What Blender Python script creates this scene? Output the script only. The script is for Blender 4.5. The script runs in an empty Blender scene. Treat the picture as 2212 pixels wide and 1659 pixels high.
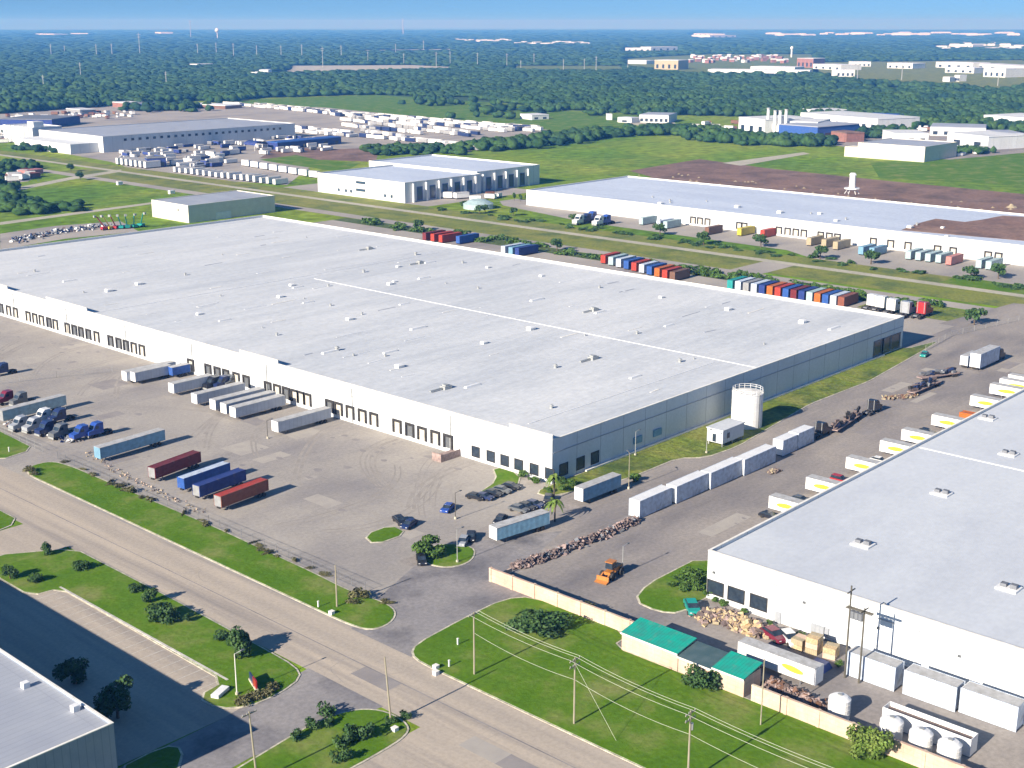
import bpy, math, random
import numpy as np
random.seed(7); rng = np.random.default_rng(7)
PI = math.pi
sc = bpy.context.scene
# ------------------------------------------------------------ camera
FPX, PCX, PCY, HZ, CAMH = 2790., 1106., 829.5, 50., 106.
pit = math.atan((PCY - HZ) / FPX); yaw = math.radians(42.42)
cd = bpy.data.cameras.new('camera'); cam = bpy.data.objects.new('camera', cd)
sc.collection.objects.link(cam); sc.camera = cam
cd.sensor_width = 36; cd.lens = 36 * FPX / 2212
cd.clip_start = 1; cd.clip_end = 80000
cam.location = (0, 0, CAMH)
cam.rotation_euler = (PI/2 - pit, 0, yaw - PI/2)
# ------------------------------------------------------------ sky and sun
SUN_EL, SUN_AZ = 25., 178.           # azimuth of the sun, counter-clockwise from +X
w = bpy.data.worlds.new("World"); sc.world = w; w.use_nodes = True
nt = w.node_tree; bg = nt.nodes['Background']
sky = nt.nodes.new('ShaderNodeTexSky'); sky.sky_type = 'NISHITA'; sky.sun_disc = False
sky.sun_elevation = math.radians(SUN_EL); sky.sun_rotation = math.radians(90 - SUN_AZ)
sky.altitude = 0; sky.air_density = 1.0; sky.dust_density = 0.2; sky.ozone_density = 3.5
tc = nt.nodes.new('ShaderNodeTexCoord'); ad = nt.nodes.new('ShaderNodeVectorMath'); ad.operation = 'ADD'
ad.inputs[1].default_value = (0, 0, 0.2)
nt.links.new(tc.outputs['Generated'], ad.inputs[0]); nt.links.new(ad.outputs[0], sky.inputs['Vector'])
hs = nt.nodes.new('ShaderNodeHueSaturation'); hs.inputs['Saturation'].default_value = 1.18
nt.links.new(sky.outputs[0], hs.inputs['Color']); nt.links.new(hs.outputs[0], bg.inputs['Color'])
bg.inputs['Strength'].default_value = 0.074
sd = bpy.data.lights.new('sun', 'SUN'); sd.energy = 4.8; sd.angle = math.radians(.5); sd.color = (1, .92, .80)
so = bpy.data.objects.new('sun', sd); sc.collection.objects.link(so)
so.location = (0, 0, 300)
so.rotation_euler = (PI/2 - math.radians(SUN_EL), 0, math.radians(SUN_AZ) + PI/2)
sc.view_settings.view_transform = 'Standard'; sc.view_settings.look = 'None'
sc.view_settings.exposure = 1.0; sc.view_settings.gamma = 1
sc.cycles.max_bounces = 5; sc.cycles.diffuse_bounces = 2; sc.cycles.glossy_bounces = 2
sc.cycles.volume_bounces = 0; sc.cycles.transparent_max_bounces = 8

# ------------------------------------------------------------ survey: a picture point -> where it stands on the ground
ca, sa, cp, sp = math.cos(yaw), math.sin(yaw), math.cos(pit), math.sin(pit)
Fv = (ca*cp, sa*cp, -sp); Rv = (sa, -ca, 0)
Uv = (Rv[1]*Fv[2]-Rv[2]*Fv[1], Rv[2]*Fv[0]-Rv[0]*Fv[2], Rv[0]*Fv[1]-Rv[1]*Fv[0])
def ray(x, y):
    dx = (x-PCX)/FPX; dy = (PCY-y)/FPX
    return [Fv[i]+Rv[i]*dx+Uv[i]*dy for i in range(3)]
def at(x, y, z=0.):
    d = ray(x, y); t = (z-CAMH)/d[2]; return (d[0]*t, d[1]*t)
def onX(x, y, X):
    d = ray(x, y); t = X/d[0]; return (d[1]*t, CAMH+d[2]*t)
def onY(x, y, Y):
    d = ray(x, y); t = Y/d[1]; return (d[0]*t, CAMH+d[2]*t)
def proj(X, Y, Z=0):
    v = (X, Y, Z-CAMH); df = sum(v[i]*Fv[i] for i in range(3))
    return (PCX+FPX*sum(v[i]*Rv[i] for i in range(3))/df, PCY-FPX*sum(v[i]*Uv[i] for i in range(3))/df)
def Z(c, r, x, y): return (552.96*c+x/4, 414.72*r+y/4)
def A(x, y): return (x/3, 714.3+y/3)
def B(x, y): return (737.3+x/3, 944.7+y/3)
def Cc(x, y): return (1474.6+x/3, 1105.9+y/3)
def Dd(x, y): return (1094.4+x*.5052, 403.2+y*.5052)
def F1(x, y): return (x/3, 195.8+y/3)
def F2(x, y): return (737.3+x/3, 195.8+y/3)
def F3(x, y): return (1474.6+x/3, 195.8+y/3)
def F4(x, y): return (x/2, 34.6+y/2)
def F5(x, y): return (1106+x/2, 34.6+y/2)

# ------------------------------------------------------------ materials
def mat(name, c1, c2=None, scale=.2, rough=.85, metal=0, detail=4, stretch=(1, 1, 1), lo=.35, hi=.65,
        c3=None, scale3=.03, lo3=.45, hi3=.65, stretch3=(1, 1, 1), speck=None, bump=None, lines=None, spec=.3):
    m = bpy.data.materials.new(name); m.use_nodes = True; t = m.node_tree; N = t.nodes; L = t.links
    b = N['Principled BSDF']; b.inputs['Roughness'].default_value = rough; b.inputs['Metallic'].default_value = metal
    b.inputs['Specular IOR Level'].default_value = spec
    tcn = N.new('ShaderNodeTexCoord')
    def noise(s, st, det=4):
        mp = N.new('ShaderNodeMapping'); mp.inputs['Scale'].default_value = st
        L.new(tcn.outputs['Object'], mp.inputs[0])
        n = N.new('ShaderNodeTexNoise'); n.inputs['Scale'].default_value = s; n.inputs['Detail'].default_value = det
        n.inputs['Roughness'].default_value = .6
        L.new(mp.outputs[0], n.inputs['Vector']); return n
    def mixc(fac, a, bcol, mode='MIX'):
        x = N.new('ShaderNodeMix'); x.data_type = 'RGBA'; x.blend_type = mode
        for sock, val in ((x.inputs[0], fac), (x.inputs[6], a), (x.inputs[7], bcol)):
            if hasattr(val, 'is_output'): L.new(val, sock)
            else: sock.default_value = val if not isinstance(val, tuple) else (*val[:3], 1)
        return x.outputs[2]
    def rmp(v, lo, hi, a=0., b_=1.):
        r = N.new('ShaderNodeMapRange'); r.inputs[1].default_value = lo; r.inputs[2].default_value = hi
        r.inputs[3].default_value = a; r.inputs[4].default_value = b_; L.new(v, r.inputs[0]); return r.outputs[0]
    col = c1
    if c2 is not None:
        n = noise(scale, stretch, detail); col = mixc(rmp(n.outputs['Fac'], lo, hi), c1, c2)
    if c3 is not None:
        n = noise(scale3, stretch3, 5); col = mixc(rmp(n.outputs['Fac'], lo3, hi3), col, c3)
    if speck:
        n = noise(speck[0], (1, 1, 1), 2); v = rmp(n.outputs['Fac'], .3, .7, 1-speck[1], 1+speck[1])
        col = mixc(1., col, v, 'MULTIPLY')
    if lines:                                   # panel joints: (width, height, darkness, line width)
        sx = N.new('ShaderNodeSeparateXYZ'); L.new(tcn.outputs['Object'], sx.inputs[0])
        if lines[4:] == ('xy',): A0, A1 = sx.outputs[0], sx.outputs[1]
        else:
            s_ = N.new('ShaderNodeMath'); L.new(sx.outputs[0], s_.inputs[0]); L.new(sx.outputs[1], s_.inputs[1]); A0, A1 = s_.outputs[0], sx.outputs[2]
        cb = N.new('ShaderNodeCombineXYZ'); L.new(A0, cb.inputs[0]); L.new(A1, cb.inputs[1])
        br = N.new('ShaderNodeTexBrick'); br.offset = 0; br.inputs['Scale'].default_value = 1
        br.inputs['Brick Width'].default_value = lines[0]; br.inputs['Row Height'].default_value = lines[1]
        br.inputs['Mortar Size'].default_value = lines[3]; br.inputs['Mortar Smooth'].default_value = .3
        br.inputs['Color1'].default_value = (1, 1, 1, 1); br.inputs['Color2'].default_value = (.97, .97, .97, 1)
        k = 1-lines[2]; br.inputs['Mortar'].default_value = (k, k, k, 1)
        L.new(cb.outputs[0], br.inputs['Vector']); col = mixc(1., col, br.outputs['Color'], 'MULTIPLY')
    if isinstance(col, tuple): b.inputs['Base Color'].default_value = (*col[:3], 1)
    else: L.new(col, b.inputs['Base Color'])
    if bump:
        n = noise(bump[0], bump[2] if len(bump) > 2 else (1, 1, 1), 4)
        bp = N.new('ShaderNodeBump'); bp.inputs['Strength'].default_value = 1; bp.inputs['Distance'].default_value = bump[1]
        L.new(n.outputs['Fac'], bp.inputs['Height']); L.new(bp.outputs[0], b.inputs['Normal'])
    return m
def ribbed(name, c, pitch=.35, depth=.05, rough=.5, dirt=(.2, .17, .14), axis='xy', amt=.75):
    m = mat(name, c, tuple(x*.75 for x in c), scale=.9, rough=rough, c3=dirt, scale3=.5, lo3=.55, hi3=.9)
    t = m.node_tree; N = t.nodes; L = t.links; tcn = N.new('ShaderNodeTexCoord')
    sx = N.new('ShaderNodeSeparateXYZ'); L.new(tcn.outputs['Object'], sx.inputs[0])
    s_ = N.new('ShaderNodeMath'); L.new(sx.outputs[0], s_.inputs[0]); L.new(sx.outputs[1], s_.inputs[1])
    mu = N.new('ShaderNodeMath'); mu.operation = 'MULTIPLY'; mu.inputs[1].default_value = 2*PI/pitch; L.new(s_.outputs[0], mu.inputs[0])
    sn = N.new('ShaderNodeMath'); sn.operation = 'SINE'; L.new(mu.outputs[0], sn.inputs[0])
    bp = N.new('ShaderNodeBump'); bp.inputs['Strength'].default_value = 1; bp.inputs['Distance'].default_value = depth
    L.new(sn.outputs[0], bp.inputs['Height']); L.new(bp.outputs[0], N['Principled BSDF'].inputs['Normal'])
    return m
M = {}
M['field'] = mat('field_grass', (.135, .235, .012), (.25, .29, .04), scale=.012, spec=.05, c3=(.10, .19, .02), scale3=.004, lo3=.45, hi3=.6, speck=(.12, .35), bump=(.3, .5), stretch=(.4, 1, 1))
M['grass'] = mat('mown_grass', (.078, .165, .010), (.115, .20, .018), scale=.09, spec=.05, c3=(.20, .22, .07), scale3=.09, lo3=.5, hi3=.72, speck=(1.1, .13), bump=(.8, .12))
M['verge'] = mat('verge_grass', (.13, .19, .015), (.21, .22, .05), scale=.05, stretch=(2.2, .35, 1), c3=(.06, .10, .02), scale3=.09, speck=(.8, .3), bump=(.5, .4))
M['olive'] = mat('dry_grass', (.165, .20, .025), (.23, .225, .05), scale=.05, stretch=(2.5, .3, 1), c3=(.09, .13, .03), scale3=.06, speck=(.8, .25), bump=(.5, .3))
M['scrub_floor'] = mat('scrub_ground', (.05, .09, .02), (.10, .13, .04), scale=.12, speck=(.7, .35), bump=(.4, .6))
M['forest_floor'] = mat('forest_floor', (.035, .075, .022), (.05, .095, .028), scale=.01, speck=(.05, .3))
M['road'] = mat('road_concrete', (.48, .41, .33), (.39, .34, .285), scale=.11, stretch=(2.4, .12, 1), c3=(.23, .21, .20), scale3=.05, stretch3=(3.2, .12, 1), lo3=.5, hi3=.72, spec=.1, speck=(1.5, .08), lines=(3.75, 9, .08, .05, 'xy'))
M['yard'] = mat('yard_concrete', (.40, .365, .32), (.32, .295, .27), scale=.03, c3=(.235, .22, .22), scale3=.02, lo3=.5, hi3=.72, stretch3=(.7, 1.4, 1), spec=.1, speck=(1.2, .10), lines=(9, 9, .06, .05, 'xy'))
M['lot'] = mat('lot_asphalt', (.27, .245, .23), (.34, .305, .27), scale=.04, c3=(.175, .165, .17), scale3=.03, stretch3=(.5, 1.6, 1), lo3=.45, hi3=.7, spec=.1, speck=(1.2, .12))
M['drive'] = mat('drive_asphalt', (.22, .21, .215), (.30, .28, .27), scale=.06, c3=(.14, .135, .145), scale3=.09, lo3=.48, hi3=.7, spec=.1, speck=(1.2, .13))
M['pale'] = mat('pale_road', (.46, .43, .34), (.36, .34, .27), scale=.05, speck=(.6, .15))
M['kerb'] = mat('kerb_concrete', (.58, .54, .42), (.36, .34, .27), scale=.45, lo=.4, hi=.6, speck=(2, .25))
M['paint'] = mat('white_road_paint', (.62, .60, .54), (.4, .38, .34), scale=.8)
M['dirt'] = mat('bare_brown_soil', (.19, .115, .085), (.25, .16, .12), scale=.03, c3=(.12, .08, .06), scale3=.04, speck=(.4, .2), bump=(.3, .5))
M['track'] = mat('dark_tyre_stain', (.285, .258, .232), (.35, .32, .285), scale=.25, spec=.1)
M['wall'] = mat('white_tilt_wall', (.67, .70, .72), (.61, .63, .64), scale=.12, stretch=(1, 1, .3), speck=(1.2, .05), lines=(9.2, 30, .5, .09))  # cool tinge in the white stands for blue skylight on shaded sides
M['coping'] = mat('white_coping', (.82, .80, .75), (.66, .63, .56), scale=.5)
M['wall_shade'] = mat('shade_blue_wall', (.27, .31, .38), (.22, .26, .33), scale=.3, lines=(1.2, 30, .2, .08))  # dark blue of a wall in shade, put into its base colour
M['wall_cream'] = mat('cream_wall', (.74, .69, .58), (.66, .61, .51), scale=.3, lines=(7.2, 5.1, .15, .05))
M['roof'] = mat('grey_roof_membrane', (.55, .575, .60), (.48, .505, .535), scale=.16, stretch=(.14, 1.5, 1), c3=(.62, .635, .645), scale3=.03, stretch3=(.4, 1.3, 1), lo3=.42, hi3=.68, speck=(.5, .06), bump=(.5, .4, (.18, 1.5, 1)), spec=.15, lines=(420, 3.1, .10, .06, 'xy'))
M['roof_white'] = mat('white_roof_membrane', (.55, .58, .62), (.49, .52, .565), scale=.06, stretch=(.4, 1.2, 1), c3=(.57, .60, .63), scale3=.02, speck=(.9, .04), bump=(.2, .2, (.3, 1.4, 1)), spec=.15, lines=(420, 3.1, .05, .05, 'xy'))
M['roof_blue'] = mat('pale_blue_roof', (.50, .56, .66), (.43, .49, .60), scale=.04, stretch=(1.5, .4, 1), speck=(.5, .08))
M['roof_metal'] = mat('grey_metal_roof', (.40, .42, .46), (.33, .35, .40), scale=.08, rough=.5, lines=(60, 1.2, .15, .08, 'xy'))
M['soilroof'] = mat('gravel_roof', (.21, .125, .095), (.27, .175, .13), scale=.05, c3=(.14, .09, .07), scale3=.06, speck=(.5, .2))
M['dark'] = mat('dark_rubber', (.025, .024, .023), (.045, .042, .04), scale=1.2, rough=.8)
M['black'] = mat('black_glass', (.02, .03, .045), (.035, .05, .07), scale=1, rough=.12, spec=.6)
M['glassb'] = mat('blue_glass', (.02, .05, .09), (.05, .09, .14), scale=1.5, rough=.15, spec=.6)
M['door'] = mat('dock_door_panel', (.60, .56, .48), (.45, .42, .36), scale=1, lines=(30, .6, .2, .04))
M['trw'] = mat('white_trailer_paint', (.78, .78, .77), (.66, .66, .65), scale=.7, rough=.45, c3=(.5, .47, .42), scale3=.6, lo3=.6, hi3=.9, lines=(1.25, 9, .22, .03))
M['trshade'] = mat('shade_grey_trailer_side', (.42, .46, .53), (.35, .39, .46), scale=.6, rough=.45, c3=(.42, .42, .42), scale3=.7, lo3=.55, hi3=.9, lines=(1.25, 9, .3, .04))  # sides darker than the front panel: their shade is put into the colour
M['trtop'] = mat('trailer_roof', (.50, .50, .50), (.36, .36, .35), scale=.8, rough=.6, c3=(.3, .28, .25), scale3=.9, lo3=.55, hi3=.8)
M['white'] = mat('white_paint', (.80, .80, .79), (.70, .70, .69), scale=.6, rough=.4)
M['white_shade'] = ribbed('white_container_steel', (.66, .75, .88), amt=.6)  # blue cast of the shaded sides is mixed into the white
for nm, c in {'red': (.50, .06, .035), 'maroon': (.20, .03, .035), 'blue': (.04, .12, .42), 'navy': (.03, .06, .26), 'sky': (.22, .42, .58),
              'orange': (.58, .16, .03), 'green': (.02, .30, .20), 'teal': (.03, .34, .33), 'grey': (.36, .37, .38), 'rust': (.30, .10, .06),
              'tan': (.48, .40, .26), 'yellow': (.60, .50, .06), 'brown': (.22, .12, .08), 'pink': (.62, .25, .22), 'cyanw': (.45, .60, .62)}.items():
    M[nm] = ribbed(nm+'_steel', c)
for nm, c in {'c_black': (.02, .022, .03), 'c_navy': (.02, .035, .11), 'c_silver': (.35, .37, .40), 'c_white': (.75, .75, .74), 'c_red': (.40, .03, .03), 'c_teal': (.02, .30, .26),
              'c_maroon': (.17, .02, .04), 'c_blue': (.03, .08, .34), 'c_orange': (.50, .20, .05), 'c_yellow': (.62, .48, .05), 'c_grey': (.13, .14, .15)}.items():
    M[nm] = mat(nm[2:]+'_car_paint', c, tuple(x*.85 for x in c), scale=2, rough=.3, spec=.5)
M['logo'] = mat('yellow_green_decal', (.55, .55, .04), (.42, .48, .05), scale=1.2)
M['wood'] = mat('utility_pole_wood', (.34, .31, .23), (.24, .21, .15), scale=1, stretch=(3, 3, .3))
M['wood_dark'] = mat('dark_pole_wood', (.075, .07, .055), (.12, .11, .09), scale=1, stretch=(3, 3, .3))
M['galv'] = mat('galvanised_steel', (.45, .46, .45), (.36, .37, .36), scale=1, rough=.45, metal=.3)
M['wire'] = mat('aluminium_wire', (.50, .52, .42), (.42, .44, .36), scale=1, rough=.5)
M['mason'] = mat('tan_block_masonry', (.60, .44, .34), (.50, .35, .27), scale=.5, c3=(.62, .52, .38), scale3=.15, lines=(1.6, .8, .2, .04), speck=(2, .1))
M['greenroof'] = mat('green_metal_roof', (.01, .34, .25), (.03, .25, .20), scale=.5, c3=(.10, .26, .20), scale3=.7, lo3=.55, hi3=.8, rough=.45, lines=(50, .6, .25, .05, 'xy'))
M['darkroof'] = mat('slate_grey_roof', (.05, .09, .10), (.08, .12, .13), scale=.5, rough=.5)
M['lumber'] = mat('raw_lumber', (.54, .41, .24), (.42, .31, .18), scale=1.2, speck=(3, .25))
M['timber'] = mat('weathered_timber', (.38, .29, .26), (.22, .16, .15), scale=1.5, speck=(3, .3))
M['debris'] = mat('dark_debris', (.20, .15, .135), (.10, .08, .08), scale=1.5, speck=(3, .3))
M['steelgrey'] = mat('dull_steel', (.22, .23, .25), (.15, .16, .18), scale=1, rough=.6, metal=.2)
M['bark'] = mat('bark', (.13, .10, .07), (.08, .06, .045), scale=2)
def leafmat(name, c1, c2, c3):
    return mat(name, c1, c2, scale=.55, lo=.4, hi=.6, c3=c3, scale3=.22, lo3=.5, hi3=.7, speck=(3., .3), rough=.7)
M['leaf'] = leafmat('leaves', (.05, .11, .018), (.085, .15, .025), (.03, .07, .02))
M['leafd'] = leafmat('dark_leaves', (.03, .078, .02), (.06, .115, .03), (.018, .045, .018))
M['leafy'] = leafmat('yellow_green_leaves', (.10, .17, .025), (.15, .20, .04), (.06, .11, .02))
M['leafb'] = leafmat('brown_green_leaves', (.10, .10, .04), (.14, .13, .06), (.05, .07, .03))
M['forest'] = mat('forest_foliage', (.028, .070, .020), (.056, .105, .026), scale=.045, detail=5, spec=.05, c3=(.018, .046, .026), scale3=.012, lo3=.45, hi3=.65, speck=(.35, .4), bump=(.45, .7))
M['brick'] = mat('red_brown_brick', (.30, .15, .12), (.22, .11, .09), scale=.3)

# ------------------------------------------------------------ mesh building
def link(o): sc.collection.objects.link(o); return o
class MB:
    def __init__(s): s.v = []; s.f = []
    def add(s, v, f):
        n = len(s.v); s.v += [tuple(p) for p in v]; s.f += [tuple(i+n for i in q) for q in f]; return s
    def box(s, x0, x1, y0, y1, z0, z1, top=None):
        t = top or (0, 0)
        v = [(x0, y0, z0), (x1, y0, z0), (x1, y1, z0), (x0, y1, z0), (x0+t[0], y0+t[1], z1), (x1-t[0], y0+t[1], z1), (x1-t[0], y1-t[1], z1), (x0+t[0], y1-t[1], z1)]
        return s.add(v, [(0, 3, 2, 1), (4, 5, 6, 7), (0, 1, 5, 4), (1, 2, 6, 5), (2, 3, 7, 6), (3, 0, 4, 7)])
    def obox(s, c, sx, sy, sz, rz=0, rx=0, ry=0):
        cz_, sz_ = math.cos(rz), math.sin(rz); cx_, sx_ = math.cos(rx), math.sin(rx); cy_, sy_ = math.cos(ry), math.sin(ry)
        v = []
        for z in (-.5, .5):
            for x, y in ((-.5, -.5), (.5, -.5), (.5, .5), (-.5, .5)):
                p = [x*sx, y*sy, z*sz]
                p = [p[0], p[1]*cx_-p[2]*sx_, p[1]*sx_+p[2]*cx_]
                p = [p[0]*cy_+p[2]*sy_, p[1], -p[0]*sy_+p[2]*cy_]
                p = [p[0]*cz_-p[1]*sz_, p[0]*sz_+p[1]*cz_, p[2]]
                v.append((p[0]+c[0], p[1]+c[1], p[2]+c[2]))
        return s.add(v, [(0, 3, 2, 1), (4, 5, 6, 7), (0, 1, 5, 4), (1, 2, 6, 5), (2, 3, 7, 6), (3, 0, 4, 7)])
    def cyl(s, x, y, z0, z1, r0, r1=None, n=12):
        r1 = r0 if r1 is None else r1
        v = [(x+r0*math.cos(2*PI*i/n), y+r0*math.sin(2*PI*i/n), z0) for i in range(n)]
        v += [(x+r1*math.cos(2*PI*i/n), y+r1*math.sin(2*PI*i/n), z1) for i in range(n)]
        return s.add(v, [(i, (i+1) % n, n+(i+1) % n, n+i) for i in range(n)]+[tuple(range(n-1, -1, -1)), tuple(range(n, 2*n))])
    def tube(s, p, q, r, n=6, r2=None):
        r2 = r if r2 is None else r2
        d = np.array(q, float)-np.array(p, float); L_ = np.linalg.norm(d); d /= L_
        u = np.cross(d, (0, 0, 1) if abs(d[2]) < .9 else (1, 0, 0)); u /= np.linalg.norm(u); w_ = np.cross(d, u)
        v = []
        for c, rr in ((p, r), (q, r2)):
            for i in range(n):
                a = 2*PI*i/n; v.append(tuple(np.array(c)+rr*(math.cos(a)*u+math.sin(a)*w_)))
        return s.add(v, [(i, (i+1) % n, n+(i+1) % n, n+i) for i in range(n)]+[tuple(range(n-1, -1, -1)), tuple(range(n, 2*n))])
    def wheel(s, x, y, r, wd, n=12):
        v = []
        for yy in (y-wd/2, y+wd/2):
            v += [(x+r*math.cos(2*PI*i/n), yy, r+r*math.sin(2*PI*i/n)) for i in range(n)]
        return s.add(v, [(i, n+i, n+(i+1) % n, (i+1) % n) for i in range(n)]+[tuple(range(n)), tuple(range(2*n-1, n-1, -1))])
    def prism(s, poly, z0, z1):
        n = len(poly); ar = sum(poly[i][0]*poly[(i+1) % n][1]-poly[(i+1) % n][0]*poly[i][1] for i in range(n))
        if ar < 0: poly = poly[::-1]
        v = [(p[0], p[1], z0) for p in poly]+[(p[0], p[1], z1) for p in poly]
        return s.add(v, [(i, (i+1) % n, n+(i+1) % n, n+i) for i in range(n)]+[tuple(range(n-1, -1, -1)), tuple(range(n, 2*n))])
    def profx(s, pts, y0, y1):
        """side outline in x-z pulled along y"""
        n = len(pts); v = [(p[0], y0, p[1]) for p in pts]+[(p[0], y1, p[1]) for p in pts]
        return s.add(v, [(i, (i+1) % n, n+(i+1) % n, n+i) for i in range(n)]+[tuple(range(n-1, -1, -1)), tuple(range(n, 2*n))])
    def build(s, name, m, parent=None, smooth=False):
        me = bpy.data.meshes.new(name); me.from_pydata(s.v, [], s.f); me.materials.append(m)
        if smooth: me.polygons.foreach_set('use_smooth', [True]*len(me.polygons))
        o = link(bpy.data.objects.new(name, me)); o.parent = parent; return o
def tag(o, label=None, cat=None, group=None, kind=None):
    if label: o['label'] = label
    if cat: o['category'] = cat
    if group: o['group'] = group
    if kind: o['kind'] = kind
    return o
def thing(name, label, cat, loc=(0, 0, 0), rz=0, group=None):
    o = link(bpy.data.objects.new(name, None)); o.location = loc if len(loc) == 3 else (*loc, 0); o.rotation_euler = (0, 0, rz)
    o.empty_display_size = .5
    return tag(o, label, cat, group)
def dup(r, loc, rz=0, label=None, group=None, recolor=None, scale=None, name=None):
    def cp_(o, parent):
        c = o.copy(); link(c); c.parent = parent
        if parent is not None and recolor:
            k = o.name.split('.')[0]
            if k in recolor and c.type == 'MESH':
                c.material_slots[0].link = 'OBJECT'; c.material_slots[0].material = recolor[k]
        for ch in list(o.children): cp_(ch, c)
        return c
    c = cp_(r, None)
    if name: c.name = name
    c.location = loc if len(loc) == 3 else (*loc, 0); c.rotation_euler = (0, 0, rz)
    if recolor and c.type == 'MESH' and c.name.split('.')[0] in recolor:
        c.material_slots[0].link = 'OBJECT'; c.material_slots[0].material = recolor[c.name.split('.')[0]]
    if scale: c.scale = scale if hasattr(scale, '__len__') else (scale,)*3
    if label: c['label'] = label
    if group: c['group'] = group
    return c
def npmesh(name, V, Fc, m, parent=None, smooth=False):
    """V (n,3), Fc (k,3 or 4) quickly into a mesh"""
    me = bpy.data.meshes.new(name); n = Fc.shape[1]
    me.vertices.add(len(V)); me.vertices.foreach_set('co', V.astype(np.float32).ravel())
    me.loops.add(Fc.size); me.loops.foreach_set('vertex_index', Fc.astype(np.int32).ravel())
    me.polygons.add(len(Fc)); me.polygons.foreach_set('loop_start', np.arange(0, Fc.size, n, dtype=np.int32))
    if smooth: me.polygons.foreach_set('use_smooth', np.ones(len(Fc), dtype=bool))
    me.materials.append(m); me.update(calc_edges=True); me.validate()
    o = link(bpy.data.objects.new(name, me)); o.parent = parent; return o

# ------------------------------------------------------------ the setting: ground sheets
def sheet(name, poly, z, m, kind='structure'):
    o = MB().add([(p[0], p[1], z) for p in poly], [tuple(range(len(poly)))]).build(name, m)
    n = len(poly); ar = sum(poly[i][0]*poly[(i+1) % n][1]-poly[(i+1) % n][0]*poly[i][1] for i in range(n))
    if ar < 0: o.data.flip_normals()
    return tag(o, kind=kind)
def rect(x0, x1, y0, y1): return [(x0, y0), (x1, y0), (x1, y1), (x0, y1)]
def smooth_poly(p, it=2):
    for _ in range(it):
        q = []
        for i in range(len(p)):
            a, b = p[i], p[(i+1) % len(p)]
            f_ = min(.25, 2.6/(_+1)/(math.hypot(b[0]-a[0], b[1]-a[1]) or 1)); q += [(a[0]*(1-f_)+b[0]*f_, a[1]*(1-f_)+b[1]*f_), (a[0]*f_+b[0]*(1-f_), a[1]*f_+b[1]*(1-f_))]
        p = q
    return p
def offset_poly(p, d):
    n = len(p); ar = sum(p[i][0]*p[(i+1) % n][1]-p[(i+1) % n][0]*p[i][1] for i in range(n)); sg = 1 if ar > 0 else -1; q = []
    for i in range(n):
        a, b, c = p[i-1], p[i], p[(i+1) % n]
        nx = (b[1]-a[1], a[0]-b[0]); ny = (c[1]-b[1], b[0]-c[0])
        l1 = math.hypot(*nx) or 1; l2 = math.hypot(*ny) or 1
        v = (nx[0]/l1+ny[0]/l2, nx[1]/l1+ny[1]/l2); l = math.hypot(*v) or 1
        q.append((b[0]+sg*d*v[0]/l, b[1]+sg*d*v[1]/l))
    return q
def island(poly, m='grass', sm=1, name='grass_verge', kerb=True, h=.15):
    p = smooth_poly(poly, sm) if sm else poly
    if kerb:
        tag(MB().prism(offset_poly(p, .38), 0, h-.02).build('kerb', M['kerb']), kind='structure')
    tag(MB().prism(p, -.05, h+.03).build(name, M[m]), kind='structure')

G = 26000
gv = [(0, 0, 0)]; k = 48
tag(MB().add([(G*math.cos(2*PI*i/k), G*math.sin(2*PI*i/k), 0) for i in range(k)], [tuple(range(k))]).build('ground', M['field']), kind='structure')
sheet('yard', rect(138.5, 446, 126, 560), .02, M['yard'])
sheet('lot', rect(165, 452, -80, 182), .024, M['lot'])
sheet('asphalt', rect(404, 470, 150, 190), .028, M['lot'])
sheet('road', rect(123.2, 138.6, -120, 470), .03, M['road'])
sheet('driveway', [(138.2, 150), (147, 151.5), (172, 153.5), (176, 160), (200, 168), (176, 182), (150, 172), (138.3, 166)], .034, M['drive'])
sheet('road', [(-60, 139), (40, 140), (100, 144.5), (123.6, 141), (123.6, 160), (104, 157), (90, 156.5), (20, 157), (-60, 157)], .032, M['drive'])
sheet('parking_lot', rect(80, 111.8, 157, 246), .03, M['road'])
sheet('parking_lot', rect(88, 123.4, 110, 132), .026, M['road'])
sheet('pavement', rect(111, 124, 239, 258), .033, M['road'])
# verges with kerbs
island([(139.3, 168.2), (140, 288), (143, 292.8), (148.5, 292.6), (149.8, 286), (150.2, 225), (149.2, 190), (148.4, 178), (149.5, 171), (148.8, 165.4), (144.5, 162.3), (140.2, 162.8)], sm=2)
island([(139.6, 303), (140.4, 330), (152, 332), (150.6, 305)], sm=1)
island([(108, 256), (123.4, 260), (123.6, 330), (108, 330)], sm=1)
island([(110, 246), (123.4, 237), (123.3, 200), (122.6, 171), (122.2, 162), (120.4, 158.3), (115, 156.8), (109, 157), (105.4, 160), (105.2, 165.5), (111.4, 166.5), (111.8, 221.2), (106, 222), (106, 240)], sm=1)
island([(92, 142.6), (112, 145), (119, 144), (122.4, 140.5), (122.6, 135), (120.5, 131.8), (112, 131.2), (86, 131.6)], sm=2)
island([(84, 146), (84, 156), (93, 156.6), (94.5, 154), (90, 149)], sm=1)
bigE = [(138, 147), (139, 150.5), (142, 152.6), (155, 153.6), (166, 153.8), (170.4, 150.5), (170.2, 140), (170.2, 127.2), (164.6, 126.8), (164.9, 100), (164.6, 20), (164.6, -80), (138.2, -80), (137.6, 100)]
island(bigE, sm=1)
island([(181.8, 129), (182.5, 135), (190, 137.6), (208, 137.6), (208, 126), (192.4, 126), (184, 125.6)], sm=1)
island([(169.4, 197.6), (177, 197.6), (176.2, 191.8), (167.4, 192.3)], sm=1)
island([(167.8, 177), (171, 182.4), (177, 182.4), (181, 176), (175, 171), (169.5, 172)], sm=2)
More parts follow.
